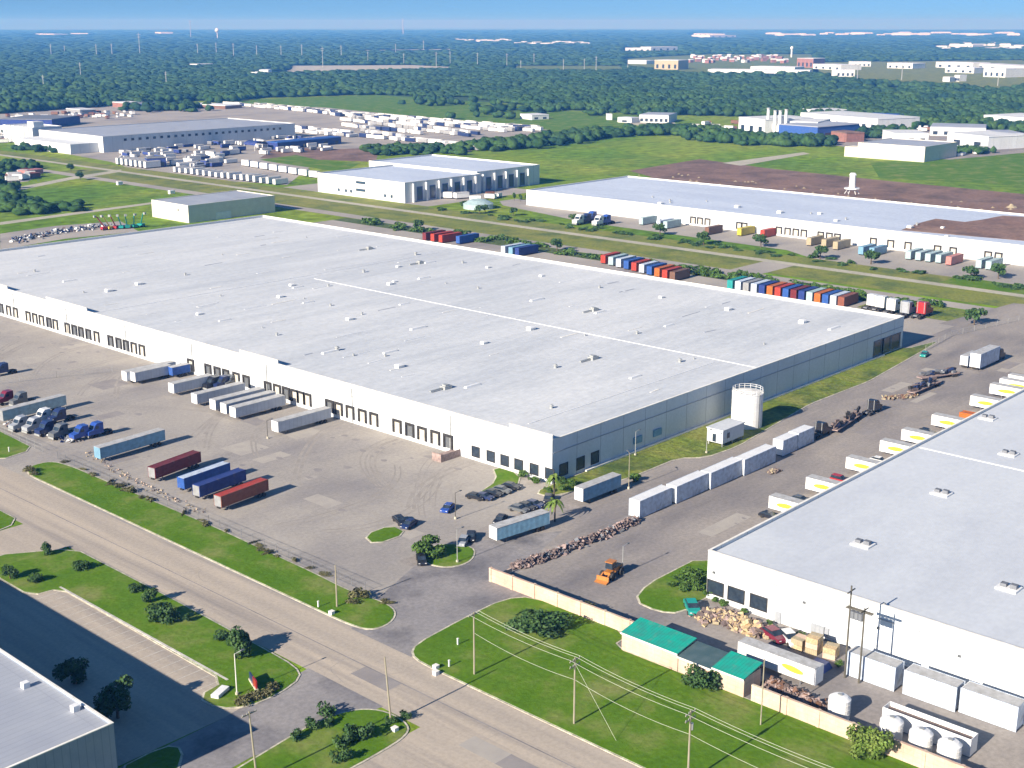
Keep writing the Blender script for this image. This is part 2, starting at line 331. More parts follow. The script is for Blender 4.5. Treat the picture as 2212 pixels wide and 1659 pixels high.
island([(214, 188), (220.8, 188.3), (402.6, 189.3), (402.6, 187), (420, 184), (402, 182), (356, 177.2), (322, 178), (275, 172), (262, 173), (257, 178), (236, 178), (222, 181.5), (214, 184)], sm=1, m='verge')
island([(200, 196), (214, 194), (220.6, 199), (220.6, 208), (214, 200)], sm=1)
# far side of the block: scrub, roads and strips that run across the picture
LY0, LY1 = -150, 1400
sheet('scrub_ground', rect(464, 475.5, 205, 560), .012, M['scrub_floor'])
sheet('yard', rect(445.9, 464, 175, 560), .016, M['yard'])
sheet('road', [(476, LY0), (486, LY0), (486, LY1), (476, LY1)], .03, M['yard'])
sheet('verge', rect(486.2, 513.5, 312, 900), .036, M['olive'])
sheet('verge', rect(490, 513.5, -150, 296), .036, M['olive'])
sheet('verge', rect(452, 474, 178, 232), .036, M['verge'])
sheet('road', rect(513.5, 519.5, LY0, LY1), .04, M['pale'])
sheet('road', rect(470, 514, 296, 312), .042, M['yard'])
sheet('road', [(446, 165), (446, 196), (500, 190), (520, 120), (480, 120)], .044, M['lot'])
sheet('verge', rect(519.5, 536, 200, 1400), .036, M['olive'])
sheet('apron', [(536, -120), (536, 300), (548, 320), (553, 452), (572, 530), (585, 545), (600, 545), (600, -120)], .03, M['yard'])
sheet('verge', rect(520, 538, -150, 230), .037, M['grass'])
sheet('pavement', rect(538, 640, 560, 700), .03, M['yard'])
sheet('bare_soil', [(686, -100), (840, -100), (838, 318), (846, 420), (860, 522), (882, 600), (775, 590), (755, 555), (686, 521)], .02, M['dirt'])
pl = lambda *q: [at(*p) for p in q]
sheet('road', pl((0, 412), (150, 383), (262, 366), (262, 371), (150, 389), (0, 420)), .05, M['pale'])
sheet('road', pl((0, 480), (328, 437), (328, 441), (0, 486)), .05, M['pale'])
sheet('yard', pl((0, 505), (120, 488), (260, 478), (300, 500), (140, 516), (0, 540)), .05, M['yard'])
sheet('yard', pl((0, 355), (60, 352), (95, 372), (60, 392), (0, 398)), .05, M['yard'])
# trailer storage land and industrial yards
sheet('yard', pl((0, 240), (260, 225), (440, 226), (700, 232), (1180, 280), (1240, 300), (1050, 312), (1010, 330), (820, 315), (760, 335), (690, 345), (620, 400), (330, 380), (240, 350), (130, 330), (0, 300)), .035, M['yard'])
sheet('bare_soil', pl((600, 318), (740, 322), (820, 318), (812, 350), (680, 345), (560, 342)), .045, M['dirt'])
sheet('grass_field', pl((640, 335), (690, 346), (780, 352), (740, 372), (600, 352), (560, 345)), .05, M['grass'])
sheet('road', pl((1560, 352), (1735, 329), (1750, 332), (1600, 358)), .05, M['pale'])
sheet('yard', pl((1600, 280), (1700, 255), (2212, 262), (2400, 300), (2212, 330), (2050, 345), (1900, 330), (1780, 310)), .035, M['lot'])
sheet('yard', pl((1330, 262), (1380, 252), (1450, 255), (1460, 268), (1400, 275)), .035, M['pale'])
sheet('grass_field', pl((1880, 352), (2212, 318), (2500, 320), (2500, 420), (2212, 400), (1900, 385)), .012, M['grass'])
sheet('grass_field', pl((560, 214), (800, 205), (1100, 226), (1250, 243), (1400, 250), (1330, 290), (1200, 285), (1000, 262), (700, 232), (470, 226)), .012, M['grass'])
sheet('forest_floor', pl((-900, 262), (200, 232), (440, 217), (620, 208), (800, 204), (1100, 224), (1250, 240), (1450, 247), (1700, 255), (2212, 262), (3200, 275), (3200, 64.5), (-900, 64.5)), .03, M['forest_floor'])

# ------------------------------------------------------------ large buildings
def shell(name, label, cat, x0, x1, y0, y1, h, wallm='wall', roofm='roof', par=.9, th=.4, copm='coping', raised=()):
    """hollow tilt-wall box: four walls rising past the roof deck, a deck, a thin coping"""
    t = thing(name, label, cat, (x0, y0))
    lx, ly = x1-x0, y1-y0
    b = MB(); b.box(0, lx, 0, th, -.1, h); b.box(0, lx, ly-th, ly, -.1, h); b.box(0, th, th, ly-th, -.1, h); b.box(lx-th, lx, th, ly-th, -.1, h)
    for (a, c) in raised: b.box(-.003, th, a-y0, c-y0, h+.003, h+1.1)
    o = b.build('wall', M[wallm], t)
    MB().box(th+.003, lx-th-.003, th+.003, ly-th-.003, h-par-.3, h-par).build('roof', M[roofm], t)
    c = MB(); e = .06
    c.box(-e, lx+e, -e, th+e, h+.002, h+.12); c.box(-e, lx+e, ly-th-e, ly+e, h+.002, h+.12)
    c.box(-e, th+e, th+e+.002, ly-th-e-.002, h+.002, h+.12); c.box(lx-th-e, lx+e, th+e+.002, ly-th-e-.002, h+.002, h+.12)
    for (a, d) in raised: c.box(-e-.01, th+e+.01, a-y0-.05, d-y0+.05, h+1.102, h+1.25)
    c.build('coping', M[copm], t)
    return t
def opening(t, name, yl, zl, w_, h_, frame, inner, side='x', out=.12, fr=.45, innername='panel', x=0.):
    """a dock door or window on a wall, frame standing proud, inner sheet inside it; side 'x' = wall facing -X, 'y' = facing -Y"""
    b = MB()
    def bx(a0, a1, z0, z1, d0, d1, mb):
        if side == 'x': mb.box(x-d1, x-d0, a0, a1, z0, z1)
        else: mb.box(a0, a1, x-d1, x-d0, z0, z1)
    a0, a1, z0, z1 = yl-w_/2, yl+w_/2, zl, zl+h_
    bx(a0, a0+fr, z0, z1, -.05, out, b); bx(a1-fr, a1, z0, z1, -.05, out, b); bx(a0+fr, a1-fr, z1-fr, z1, -.05, out-.002, b)
    if name == 'window': bx(a0+fr, a1-fr, z0, z0+fr, -.05, out-.002, b)
    o = b.build(name, M[frame], t)
    g = MB(); bx(a0+fr, a1-fr, z0+(fr if name == 'window' else 0), z1-fr, -.04, .03, g); g.build(innername, M[inner], o)
    return o
MX0, MX1, MY0, MY1, MHh = 221., 402.5, 189., 541., 11.
ry = lambda px, py: onX(px, py, MX0)[0]
raised = [(MY0, ry(1100, 925)), (ry(600, 785), ry(518, 765)), (ry(187, 672), ry(100, 650)), (ry(0, 630)-6, MY1-2)]
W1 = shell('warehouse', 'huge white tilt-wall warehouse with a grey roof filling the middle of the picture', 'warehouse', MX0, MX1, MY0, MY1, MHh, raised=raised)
vent_px = [Z(1, 1, *q) for q in [(310, 810), (360, 825), (625, 815), (210, 910), (450, 955), (930, 695), (1230, 650), (1500, 610), (1785, 615), (2005, 655), (1450, 745), (1920, 835), (1160, 800), (1280, 970), (915, 1060), (810, 1105), (1400, 1180), (180, 1240), (1970, 1310), (640, 1385), (700, 1370), (1240, 1515), (1160, 1385), (1380, 545)]]
vent_px += [Z(2, 1, *q) for q in [(255, 730), (215, 935), (755, 830), (1290, 915), (1355, 1155), (1080, 1225), (165, 1190), (1065, 1600), (1450, 1470), (1870, 1020), (760, 1040), (375, 1520)]]
vent_px += [Z(0, 1, *q) for q in [(1720, 1060), (1940, 1110), (300, 690), (940, 860), (600, 770), (1600, 720), (1200, 800)]] + [Z(1, 2, 1870, 20), Z(2, 2, 340, 210), Z(3, 1, 300, 1130), Z(3, 1, 570, 1180)]
rz0 = MHh-.9
vm = None
def vent_mesh(name, kind):
    b = MB()
    if kind == 0: b.box(-.9, .9, -.7, .7, 0, .55); b.box(-1., 1., -.8, .8, .552, .8, top=(.3, .3))
    elif kind == 1: b.cyl(0, 0, 0, .6, .35, n=8); b.cyl(0, 0, .602, .95, .6, .25, n=8)
    elif kind == 2: b.box(-2.4, 2.4, -.5, .5, 0, .4, top=(.2, .2))
    return b
vents = [vent_mesh('roof_vent', k_).build('roof_vent', M[['white', 'galv', 'white'][k_]], W1) for k_ in range(3)]
def put_vent(t, x, y, z, k_, sc_=1, rz=0.):
    v = vents[k_].copy(); link(v); v.parent = t; v.location = (x, y, z); v.scale = (sc_,)*3; v.rotation_euler = (0, 0, rz); return v
first = [True]*3
for i, q in enumerate(vent_px):
    X, Y = at(*q, rz0)
    k_ = (0, 2, 1)[i % 3]
    if not (MX0+2 < X < MX1-2 and MY0+2 < Y < MY1-2): continue
    if first[k_]:
        vents[k_].location = (X-MX0, Y-MY0, rz0); first[k_] = False
    else: put_vent(W1, X-MX0, Y-MY0, rz0, k_, random.uniform(.9, 1.5))
for i in range(14):
    put_vent(W1, random.uniform(8, MX1-MX0-8), random.uniform(8, MY1-MY0-8), rz0, random.choice((0, 1, 1)), random.uniform(.5, .9))
# ridge flashings seen as thin white lines on the roof
yr = at(1140, 690, rz0)[1]; xr = at(1040, 640, rz0)[0]
a_ = at(690, 600, rz0); b_ = at(1610, 795, rz0)
def flashing(t, p, q, z, wd=.55):
    L_ = math.hypot(q[0]-p[0], q[1]-p[1]); an = math.atan2(q[1]-p[1], q[0]-p[0])
    b = MB().obox((0, 0, 0), L_, wd, .12); o = b.build('roof_flashing', M['white'], t)
    o.location = ((p[0]+q[0])/2, (p[1]+q[1])/2, z+.05); o.rotation_euler = (0, 0, an); return o
xm = (a_[0]+b_[0])/2-MX0
flashing(W1, (xm, 1), (xm, at(690, 600, rz0)[1]-MY0), rz0, .38)
c_ = at(1490, 800, rz0); d_ = at(1430, 850, rz0)
ym = c_[1]-MY0
flashing(W1, (8, ym), (xm-3, ym), rz0, .35)
ym2 = at(187, 680, rz0)[1]-MY0+.5
flashing(W1, (1, ym2), (MX1-MX0-1, ym2), rz0, .6)
for i in range(60):
    q = MB().obox((0, 0, 0), random.uniform(2, 11), random.uniform(.25, .8), .1).build('roof_patch', M[random.choice(['white', 'coping', 'white', 'roof_metal'])], W1)
    q.location = (random.uniform(12, MX1-MX0-12), random.uniform(8, MY1-MY0-8), rz0+.051); q.rotation_euler = (0, 0, random.gauss(0, .06))
for i in range(5):
    X_, Y_ = random.uniform(12, MX1-MX0-12), random.uniform(8, MY1-MY0-8)
    o = MB().box(-1.4, 1.4, -1., 1., 0, .9).box(-.9, .3, -.7, .7, .902, 1.3).build('rooftop_unit', M['galv'], W1); o.location = (X_, Y_, rz0)
    o = MB().box(-6, -1.41, -.25, .25, .25, .6).build('duct', M['galv'], W1); o.location = (X_, Y_, rz0)
# dock doors
doors = [A(*q) for q in [(578, 48), (632, 70), (722, 95), (775, 112), (822, 125), (873, 142), (925, 158), (1915, 470), (1955, 480), (1997, 490), (1240, 236), (1352, 268), (1412, 288), (1468, 305), (1535, 325), (1600, 350), (1740, 395), (1800, 412), (1858, 432), (2140, 535)]]
doors += [Z(1, 2, *q) for q in [(720, 285), (820, 315), (925, 350), (1025, 385), (1225, 445), (1335, 490), (1440, 520), (1555, 555), (1665, 580)]]
doors += [Z(0, 1, *q) for q in [(15, 1025), (80, 1040), (140, 1062), (250, 1095), (308, 1115), (365, 1135), (430, 1155), (485, 1172), (590, 1215), (650, 1235), (708, 1255)]]
for q in doors:
    y_, z_ = onX(*q, MX0)
    if MY0+3 < y_ < MY1-2: opening(W1, 'dock_door', y_-MY0, 1.15, 3.5, 3.7, 'dark', random.choice(['door', 'door', 'c_grey']), out=.35, fr=.65)
for q in [Z(1, 2, 1900, 645), Z(1, 2, 2030, 690), Z(1, 2, 2150, 715), B(1150, 215), B(1250, 255), B(1350, 290)]:
    y_, z_ = onX(*q, MX0); opening(W1, 'window', y_-MY0, .9, 2.9, 2.9, 'dark', 'black', out=.1, fr=.25, innername='pane')
for q in [Z(2, 2, 445, 835), Z(2, 2, 590, 785), Z(2, 2, 715, 745)]:
    x_, z_ = onY(*q, MY0); opening(W1, 'window', x_-MX0, 1, 3.2, 3.2, 'dark', 'black', side='y', out=.1, fr=.25, innername='pane')
for q in [Z(3, 1, 950, 1420), Z(3, 1, 1015, 1395), Z(3, 1, 1090, 1370)]:
    x_, z_ = onY(*q, MY0); opening(W1, 'window', x_-MX0, .6, 7.5, 5.4, 'glassb', 'black', side='y', out=.15, fr=.5, innername='pane')
for q in [Z(2, 2, 1080, 545), Z(2, 2, 1250, 480)]:
    x_, z_ = onY(*q, MY0); MB().box(x_-MX0-1.7, x_-MX0+1.7, -.4, -.02, 2.2, 4.).build('louvre_box', M['sky'], W1)
MB().box(12, MX1-MX0-14, -.9, -.02, .05, .55).build('foundation_ledge', M['coping'], W1)
for k_ in range(1, 9):
    MB().box(-.25, -.02, k_*38-4, k_*38-3.7, .3, MHh-1).build('downpipe', M['galv'], W1)
y_ = onX(*B(745, 160), MX0)[0]-MY0
b = MB(); b.box(-7, -.02, y_-1.6, y_+1.6, -.05, 1.1); b.box(-7, -6.7, y_-1.6, y_+1.6, 1.102, 2.1); b.box(-6.6, -.1, y_-1.6, y_-1.4, 1.102, 1.9)
b.build('loading_ramp', M['timber'], W1)

# right-hand warehouse
RX0, RX1, RY0, RY1, RH = 192.8, 430., -110., 125.8, 9.8
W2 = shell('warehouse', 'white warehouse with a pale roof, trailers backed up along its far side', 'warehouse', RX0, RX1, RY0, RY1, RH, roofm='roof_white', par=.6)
for q in [Cc(212, 520), Cc(345, 575), Cc(490, 635)]:
    y_, z_ = onX(*q, RX0); opening(W2, 'window', y_-RY0, 1.2, 3.8, 2.9, 'dark', 'black', out=.1, fr=.22, innername='pane')
for q in [Cc(205, 390), Cc(790, 585), Cc(1270, 750), Cc(1795, 932)]:
    y_, z_ = onX(*q, RX0); MB().box(-.3, -.02, y_-RY0-.25, y_-RY0+.25, z_-.2, z_+.2).build('wall_lamp', M['c_grey'], W2)
for q in [(850, 775), (880, 780), (910, 790), (935, 800)]:
    y_, z_ = onX(*Cc(*q), RX0); MB().box(-.45, -.02, y_-RY0-.45, y_-RY0+.45, .6, 2.3).build('electric_cabinet', M['c_silver'], W2)
for q in [(620, 700)]:
    y_, z_ = onX(*Cc(*q), RX0); MB().box(-.25, -.02, y_-RY0-.55, y_-RY0+.55, .05, 2.2).build('door', M['c_silver'], W2)
MB().box(-.16, -.02, .2, RY1-RY0-.2, 7.2, 7.38).build('ledge', M['c_silver'], W2)
MB().box(-.16, -.02, .2, MY1-MY0-.2, 7.6, 7.75).build('ledge', M['c_silver'], W1)
MB().box(.2, MX1-MX0-.2, -.16, -.02, 7.6, 7.75).build('ledge', M['c_silver'], W1)
for q in [Z(3, 2, 2080, 610), Z(3, 2, 1500, 950), Z(3, 2, 820, 1390), Z(3, 3, 2080, 110), Z(3, 2, 1900, 300)]:
    X, Y = at(*q, RH-.6)
    b = MB(); b.box(-1.6, 1.6, -1.9, 1.9, 0, .35); b.build('skylight_curb', M['white'], W2).location = (X-RX0, Y-RY0, RH-.6)
    b = MB(); b.box(-.5, .5, -1.5, -.3, .352, 1.1); b.box(-.6, .5, .3, 1.4, .352, .95); b.build('roof_unit', M['steelgrey'], W2).location = (X-RX0, Y-RY0, RH-.6)
xr2 = at(1760+150, 945+10, RH-.6)[0]
X, Y = at(1972, 963, RH-.6); flashing(W2, (X-RX0, 20), (X-RX0, RY1-RY0-1), RH-.6, .6)
for y_ in range(20, 230, 30): MB().box(.6, 1.1, y_, y_+.5, RH-.6, RH+.15).build('roof_drain', M['galv'], W2)

# lower-left building
W3 = shell('metal_building', 'metal building cut off by the lower left corner, throwing a long dark shadow', 'building', -40, 82, 151, 330, 11, wallm='wall_shade', roofm='roof_metal', par=.35, th=.3)
for q in [Z(0, 3, 220, 960), Z(0, 3, 650, 1160)]:
    X, Y = at(*q, 10.7); MB().box(-.5, .5, -.5, .5, 0, .9).build('roof_vent', M['white'], W3).location = (X+40, Y-151, 10.65)
for q in [(40, 0), (70, 0), (100, 0)]: opening(W3, 'window', q[0], 3.5, 12, 2.5, 'c_grey', 'glassb', side='y', out=.12, fr=.3, innername='pane')

# second-row buildings
DX0, DX1, DY0, DY1, DH = 583., 688., -60., 541., 9.2
W4 = shell('warehouse', 'long cream-white warehouse behind the road with a pale blue roof and brown gravel patches', 'warehouse', DX0, DX1-5, DY0, DY1-20, DH, roofm='roof_blue', par=.7)
br = pl(*[Z(3, 1, 1160, 322)], z=0) if False else None
rp = [at(*Z(3, 1, *q), DH-.7) for q in [(1150, 330), (1300, 270), (1450, 232), (1700, 260), (1850, 240), (2030, 205), (2300, 220), (2500, 320), (2300, 430)]]
rp = [(min(max(x-DX0, .6), DX1-DX0-6), y-DY0) for x, y in rp]
MB().prism(rp, DH-.69, DH-.6).build('gravel_patch', M['soilroof'], W4)
for q in [(1565, 175), (1625, 178), (1690, 185), (1965, 190), (2010, 195)]:
    y_, z_ = onX(*Z(2, 1, q[0], q[1]+85), DX0)
    opening(W4, 'dock_door', y_-DY0, 1.1, 3.8, 3.8, 'dark', 'door', out=.3, fr=.7)
for q in [(95, 350), (170, 355), (240, 370), (310, 380), (455, 400), (530, 400), (600, 410), (910, 450), (1060, 465), (1210, 480), (1465, 510), (1600, 520), (1900, 575), (1990, 580)]:
    y_, z_ = onX(*Z(3, 1, *q), DX0); opening(W4, 'dock_door', y_-DY0, 1.1, 3.8, 3.8, 'dark', 'door', out=.3, fr=.7)
for i in range(30):
    q = (random.uniform(1180, 2100), 0); px = q[0]; lo_, hi_ = 392+(px-1180)*.115, 420+(px-1180)*.125
    X, Y = at(px, random.uniform(lo_, hi_), DH-.7)
    if DX0+3 < X < DX1-9 and DY0 < Y < DY1-25: put_vent(W4, X-DX0, Y-DY0, DH-.7, random.choice((0, 1)), random.uniform(1., 1.8))
# rooftop water tank on legs
tx, ty = at(1840, 416, DH)
T = thing('roof_tank', 'white tank on splayed legs standing on the long white warehouse roof', 'tank', (tx, ty, DH-.7))
b = MB()
for a in range(6):
    an = a*PI/3; b.tube((4.2*math.cos(an), 4.2*math.sin(an), 0), (1.6*math.cos(an), 1.6*math.sin(an), 4.), .18)
b.build('leg', M['white'], T); MB().cyl(0, 0, 3.6, 11, 1.9, 1.8, 14).cyl(0, 0, 11.002, 12.3, 2.3, 1.4, 14).build('tank_body', M['white'], T); MB().cyl(0, 0, 2.9, 3.5, 4.6, 4.6, 12).build('platform', M['white'], T)

W5 = shell('office_building', 'white block with a blue-shaded columned side standing between the trailer yard and the road', 'building', 539, 606, 581, 664, 12.4, roofm='roof_blue', par=.8)
W5b = shell('office_building', 'taller rear white block with a grey roof behind the columned white block', 'building', 606.5, 668, 585, 690, 13.2, roofm='roof_blue', par=.8)
for k_ in range(11):
    t_, o_, = (W5, 0) if k_ < 6 else (W5b, 67.5)
    x_ = 6+k_*11.-o_
    MB().box(x_, x_+1.1, -1.6, -.05, 0, 11.4).build('column', M['white'], t_)
for k_ in range(10):
    t_, o_ = (W5, 0) if k_ < 5 else (W5b, 67.5)
    opening(t_, 'window', 12.5+k_*11.-o_, .6, 5, 8.5, 'c_blue', 'glassb', side='y', out=.1, fr=.4, innername='pane')  # blue frames put this side's blue shade into the window colour
for q in [(905, 1575), (905, 1640)]:
    y_, z_ = onX(*Z(1, 0, *q), 539); opening(W5, 'window', y_-581, z_-1, 9, 1.6, 'dark', 'glassb', out=.1, fr=.3, innername='pane')
for y_ in (12, 18, 50, 55, 62): opening(W5, 'window', y_, 2.2, 2, 1.8, 'dark', 'glassb', out=.1, fr=.25, innername='pane')
W6 = shell('shed', 'cream-walled metal shed with a grey roof behind the big warehouse roof', 'shed', 403, 462, 609, 645, 9.6, wallm='wall_cream', roofm='roof_metal', par=.25)
x_, z_ = onX(*Z(0, 1, 1540, 155), 403); MB().box(-.1, -.01, x_-609-.6, x_-609+.6, z_-.6, z_+.6).build('vent_louvre', M['c_grey'], W6)
MB().box(18, 28, -.2, -.02, 0, 4).build('roller_door', M['white'], W6)
W7 = shell('warehouse', 'pale-roofed warehouse with a row of dark vents along its shaded side at the far left', 'warehouse', 585, 790, 1004, 1112, 13.5, roofm='roof_metal', par=.5)
for k_ in range(24): MB().box(20+k_*7.2, 22.6+k_*7.2, -.3, -.02, 8.6, 10.6).build('vent_louvre', M['black'], W7)
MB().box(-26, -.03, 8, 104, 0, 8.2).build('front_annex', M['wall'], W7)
W8 = shell('silo_building', 'tall white ribbed block beside the pale-roofed warehouse at the far left', 'building', 583, 612, 1120, 1175, 15, par=.5)
for k_ in range(6): MB().box(-.9, -.02, 6+k_*8.4, 7.4+k_*8.4, 0, 15.6).build('pilaster', M['white'], W8)
MB().box(2, 12, 1, 12, 14.5, 20).build('roof_tower', M['white'], W8)
W9 = shell('warehouse', 'long beige warehouse with a blue-shaded end in the green field at the right', 'warehouse', 981, 1040, 455, 513, 12, wallm='wall_cream', roofm='roof_metal', par=.4)
MB().box(.5, 14, 58.02, 70, 0, 8).build('side_annex', M['wall_cream'], W9)

# distant buildings: front line given left to right, depth behind it
def far_block(p, q, h, dep, label, wm='wall', rm='roof', wins=0, name='industrial_building', cat='building', low=None, winm='black', group=None, gable=False):
    a, b_ = at(*p), at(*q)
    L_ = math.hypot(b_[0]-a[0], b_[1]-a[1]); an = math.atan2(b_[1]-a[1], b_[0]-a[0])
    t = thing(name, label, cat, a, an, group)
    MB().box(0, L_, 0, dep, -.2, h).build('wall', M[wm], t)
    if gable:
        MB().add([(-.5, -.5, h+.02), (L_+.5, -.5, h+.02), (L_+.5, dep+.5, h+.02), (-.5, dep+.5, h+.02), (-.5, dep/2, h+dep*.14), (L_+.5, dep/2, h+dep*.14)], [(0, 1, 5, 4), (2, 3, 4, 5), (0, 4, 3), (1, 2, 5), (3, 2, 1, 0)]).build('roof', M[rm], t)
    else: MB().box(-.4, L_+.4, -.4, dep+.4, h+.01, h+.7, top=(.6, .6)).build('roof', M[rm], t)
    for i in range(wins):
        x_ = L_*(i+.5)/wins; MB().box(x_-L_*.12/max(wins, 1)-1, x_+L_*.12/max(wins, 1)+1, -.15, -.01, h*.12, h*.55).build('window', M[winm], t)
    return t
FB = far_block
FB(F3(360, 272), F3(530, 292), 15, 60, 'white block in the far right industrial group, leftmost one behind the tree line', wins=3)
FB(F3(530, 285), F3(690, 300), 10, 40, 'low white plant between stacks in the far right industrial group', wins=4)
FB(F3(690, 298), F3(870, 305), 14, 50, 'white block with ribbed front beside the stacks at far right', wins=5)
FB(F3(870, 330), F3(1140, 305), 13, 45, 'blue-grey shed with a reddish front in the far right industrial group', wm='blue', rm='roof_metal', wins=2)
FB(F3(930, 318), F3(1060, 335), 8, 20, 'reddish brown low building in front of the blue-grey shed', wm='brick', rm='soilroof')
FB(F3(760, 218), F3(1260, 265), 12, 60, 'long white building at the back of the far right industrial group', wins=9)
FB(F3(860, 175), F3(1060, 170), 8, 30, 'small white building at the edge of the far wood, right', wins=3)
FB(F3(1280, 235), F3(1430, 215), 10, 35, 'blue-roofed workshop in the far right industrial group', wm='tan', rm='blue', wins=2)
FB(F3(1370, 345), F3(1590, 345), 9, 40, 'white building directly behind the long beige warehouse', wins=3)
FB(F3(1710, 355), F3(1975, 385), 11, 45, 'white building with two dark openings right of the beige warehouse', wins=2)
FB(F3(1600, 290), F3(1960, 300), 8, 50, 'low grey-roofed building behind the white building at right', rm='roof_metal', wins=5)
FB(F3(1945, 235), F3(2230, 258), 12, 60, 'white warehouse at the far right edge behind the trees', wins=6)
FB(F3(2060, 330), F3(2212, 330), 7, 40, 'blue-grey yard shed at the right edge beyond the field', wm='blue', rm='roof_metal', wins=2)
FB(F2(1930, 205), F2(2120, 210), 8, 40, 'grey-roofed shed standing alone before the wood in the far centre', rm='roof_metal', wins=6)
FB(F2(1790, 205), F2(1880, 210), 5, 15, 'pair of small white huts beside the lone grey-roofed shed', wins=1)
FB(F2(1235, 190), F2(1345, 185), 5, 25, 'small white building alone in the green field, far centre', wins=2)
FB(F2(1720, 190), F2(1755, 190), 6, 12, 'round-topped white hut left of the lone grey-roofed shed')
FB(F1(730, 105), F1(825, 115), 6, 25, 'brown-walled shed with a white roof at the far left wood edge', wm='brick', rm='white')
FB(F1(825, 120), F1(930, 125), 8, 20, 'dark blue shed at the far left wood edge', wm='navy', rm='steelgrey')
FB(F1(430, 150), F1(520, 160), 6, 20, 'low grey building before the far left wood', wm='grey', wins=2)
FB(F1(1210, 108), F1(1460, 120), 4, 30, 'long low white shed behind the pale-roofed warehouse', wm='brown', rm='white')
FB(F1(0, 275), F1(30, 280), 7, 20, 'white shed at the far left picture edge', wins=1)
FB(F1(70, 278), F1(135, 285), 8, 25, 'white shed with a dark opening at the far left', wins=1)
FB(F1(0, 235), F1(340, 240), 8, 60, 'long blue-grey roof behind the sheds at the far left', wm='navy', rm='steelgrey')
far = [  # distant white roofs along the horizon, picture points in F4/F5
 (F5, 785, 82, 865, 84, 14, 120, 'pale roof left of the big distant depot'), (F5, 855, 93, 968, 92, 16, 200, 'big distant depot with a white wall near the horizon'),
 (F5, 495, 152, 600, 152, 12, 60, 'left half of a white terrace in the far wood, right of centre'), (F5, 600, 150, 715, 148, 14, 60, 'right half of a white terrace in the far wood'),
 (F5, 500, 206, 580, 208, 9, 40, 'small white block left of the tan block'), (F5, 615, 230, 717, 232, 21, 60, 'tan block with brown roofs in the far right distance'),
 (F5, 845, 260, 1285, 265, 13, 60, 'very long white wall building beyond the far wood'), (F5, 1030, 238, 1220, 242, 10, 60, 'pale grey building behind the very long white one'),
 (F5, 1300, 228, 1420, 234, 11, 60, 'white building right of the brown tower block, far right'), (F5, 1400, 262, 1480, 262, 13, 40, 'white cube-like building behind a tall pole, far right'),
 (F5, 1475, 218, 1550, 218, 11, 50, 'white gabled hall beyond the far field'), (F5, 1620, 225, 1730, 228, 12, 60, 'white hall with a grey roof, far right distance'),
 (F5, 1830, 222, 1990, 228, 13, 60, 'long white hall near the right edge, behind the others'), (F5, 1870, 244, 1995, 248, 11, 50, 'white hall with a brown base near the right edge'),
 (F5, 2035, 262, 2130, 266, 17, 60, 'white and red block near the right edge of the distance'), (F5, 2000, 226, 2212, 240, 11, 60, 'pale long hall touching the right picture edge'),
 (F5, 1860, 283, 1890, 284, 8, 20, 'first small white hut on the far right field'), (F5, 1910, 282, 1932, 283, 11, 20, 'second small white hut on the far right field'),
 (F5, 1230, 222, 1300, 224, 22, 50, 'brown and white tower block far away at right'), (F5, 1930, 135, 1990, 136, 12, 80, 'bright white roof far away near the right edge'),
 (F4, 1060, 262, 1110, 264, 9, 40, 'low white shed at the edge of the far wood'), (F4, 1120, 262, 1160, 262, 13, 40, 'taller white shed at the edge of the far wood'),
 (F4, 820, 224, 852, 225, 9, 50, 'lone white roof inside the far left wood'), (F4, 155, 82, 235, 84, 12, 120, 'pale blue roofs on the horizon at the far left'),
 (F4, 305, 80, 380, 80, 12, 150, 'long pale roof on the horizon at the left'), (F4, 670, 78, 695, 79, 20, 120, 'small white roof on the horizon left of the water tower')]
for f_, x0, y0, x1, y1, h, dp, lab in far:
    FB(f_(x0, y0), f_(x1, y1), h, dp, lab, wm='brick' if 'brown and' in lab else ('tan' if lab.startswith('tan') else 'wall'), rm='white', wins=0 if h < 10 else 4)
protoh = None
def small_far(f_, x, y, wd, h, grp, label):
    X, Y = at(*f_(x, y))
    t = thing('distant_building', label, 'building', (X, Y), yaw-PI/2+random.uniform(-.3, .3), grp)
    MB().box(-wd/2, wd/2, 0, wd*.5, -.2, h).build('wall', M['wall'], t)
    MB().box(-wd/2-.3, wd/2+.3, -.3, wd*.5+.3, h+.01, h*1.25, top=(wd*.1, wd*.12)).build('roof', M['white'], t)
for i in range(26): small_far(F5, 1125+i*42+random.uniform(-12, 12), 81+random.uniform(-4, 7), random.uniform(60, 170), random.uniform(12, 22), 'white roofs along the right horizon', 'tiny white building in the row along the right-hand horizon')
for i in range(14): small_far(F5, 30+i*22+random.uniform(-8, 8), 121+random.uniform(-4, 5), random.uniform(25, 55), 9, 'white houses right of centre horizon', 'tiny white house in the scattered line right of the centre horizon')
for i in range(16): small_far(F4, 1975+i*15, 110+random.uniform(-5, 6), random.uniform(25, 60), 9, 'white houses at centre horizon', 'tiny white house in the scattered line at the centre horizon')
for i in range(40):
    X, Y = at(*F5(772+i*10.5, 190+random.uniform(-12, 14)))
    t = thing('brown_house', 'small brown-walled house with a pale roof in the dense far estate', 'house', (X, Y), random.uniform(0, 3), 'houses of the dense far estate')
    h = random.uniform(6, 9); MB().box(-7, 7, -5, 5, 0, h).build('wall', M[random.choice(['brick', 'wall', 'brick'])], t)
    MB().add([(-7.6, -5.6, h+.02), (7.6, -5.6, h+.02), (7.6, 5.6, h+.02), (-7.6, 5.6, h+.02), (-7.6, 0, h+3), (7.6, 0, h+3)], [(0, 1, 5, 4), (2, 3, 4, 5), (0, 4, 3), (1, 2, 5), (3, 2, 1, 0)]).build('roof', M[random.choice(['roof', 'white', 'soilroof'])], t)
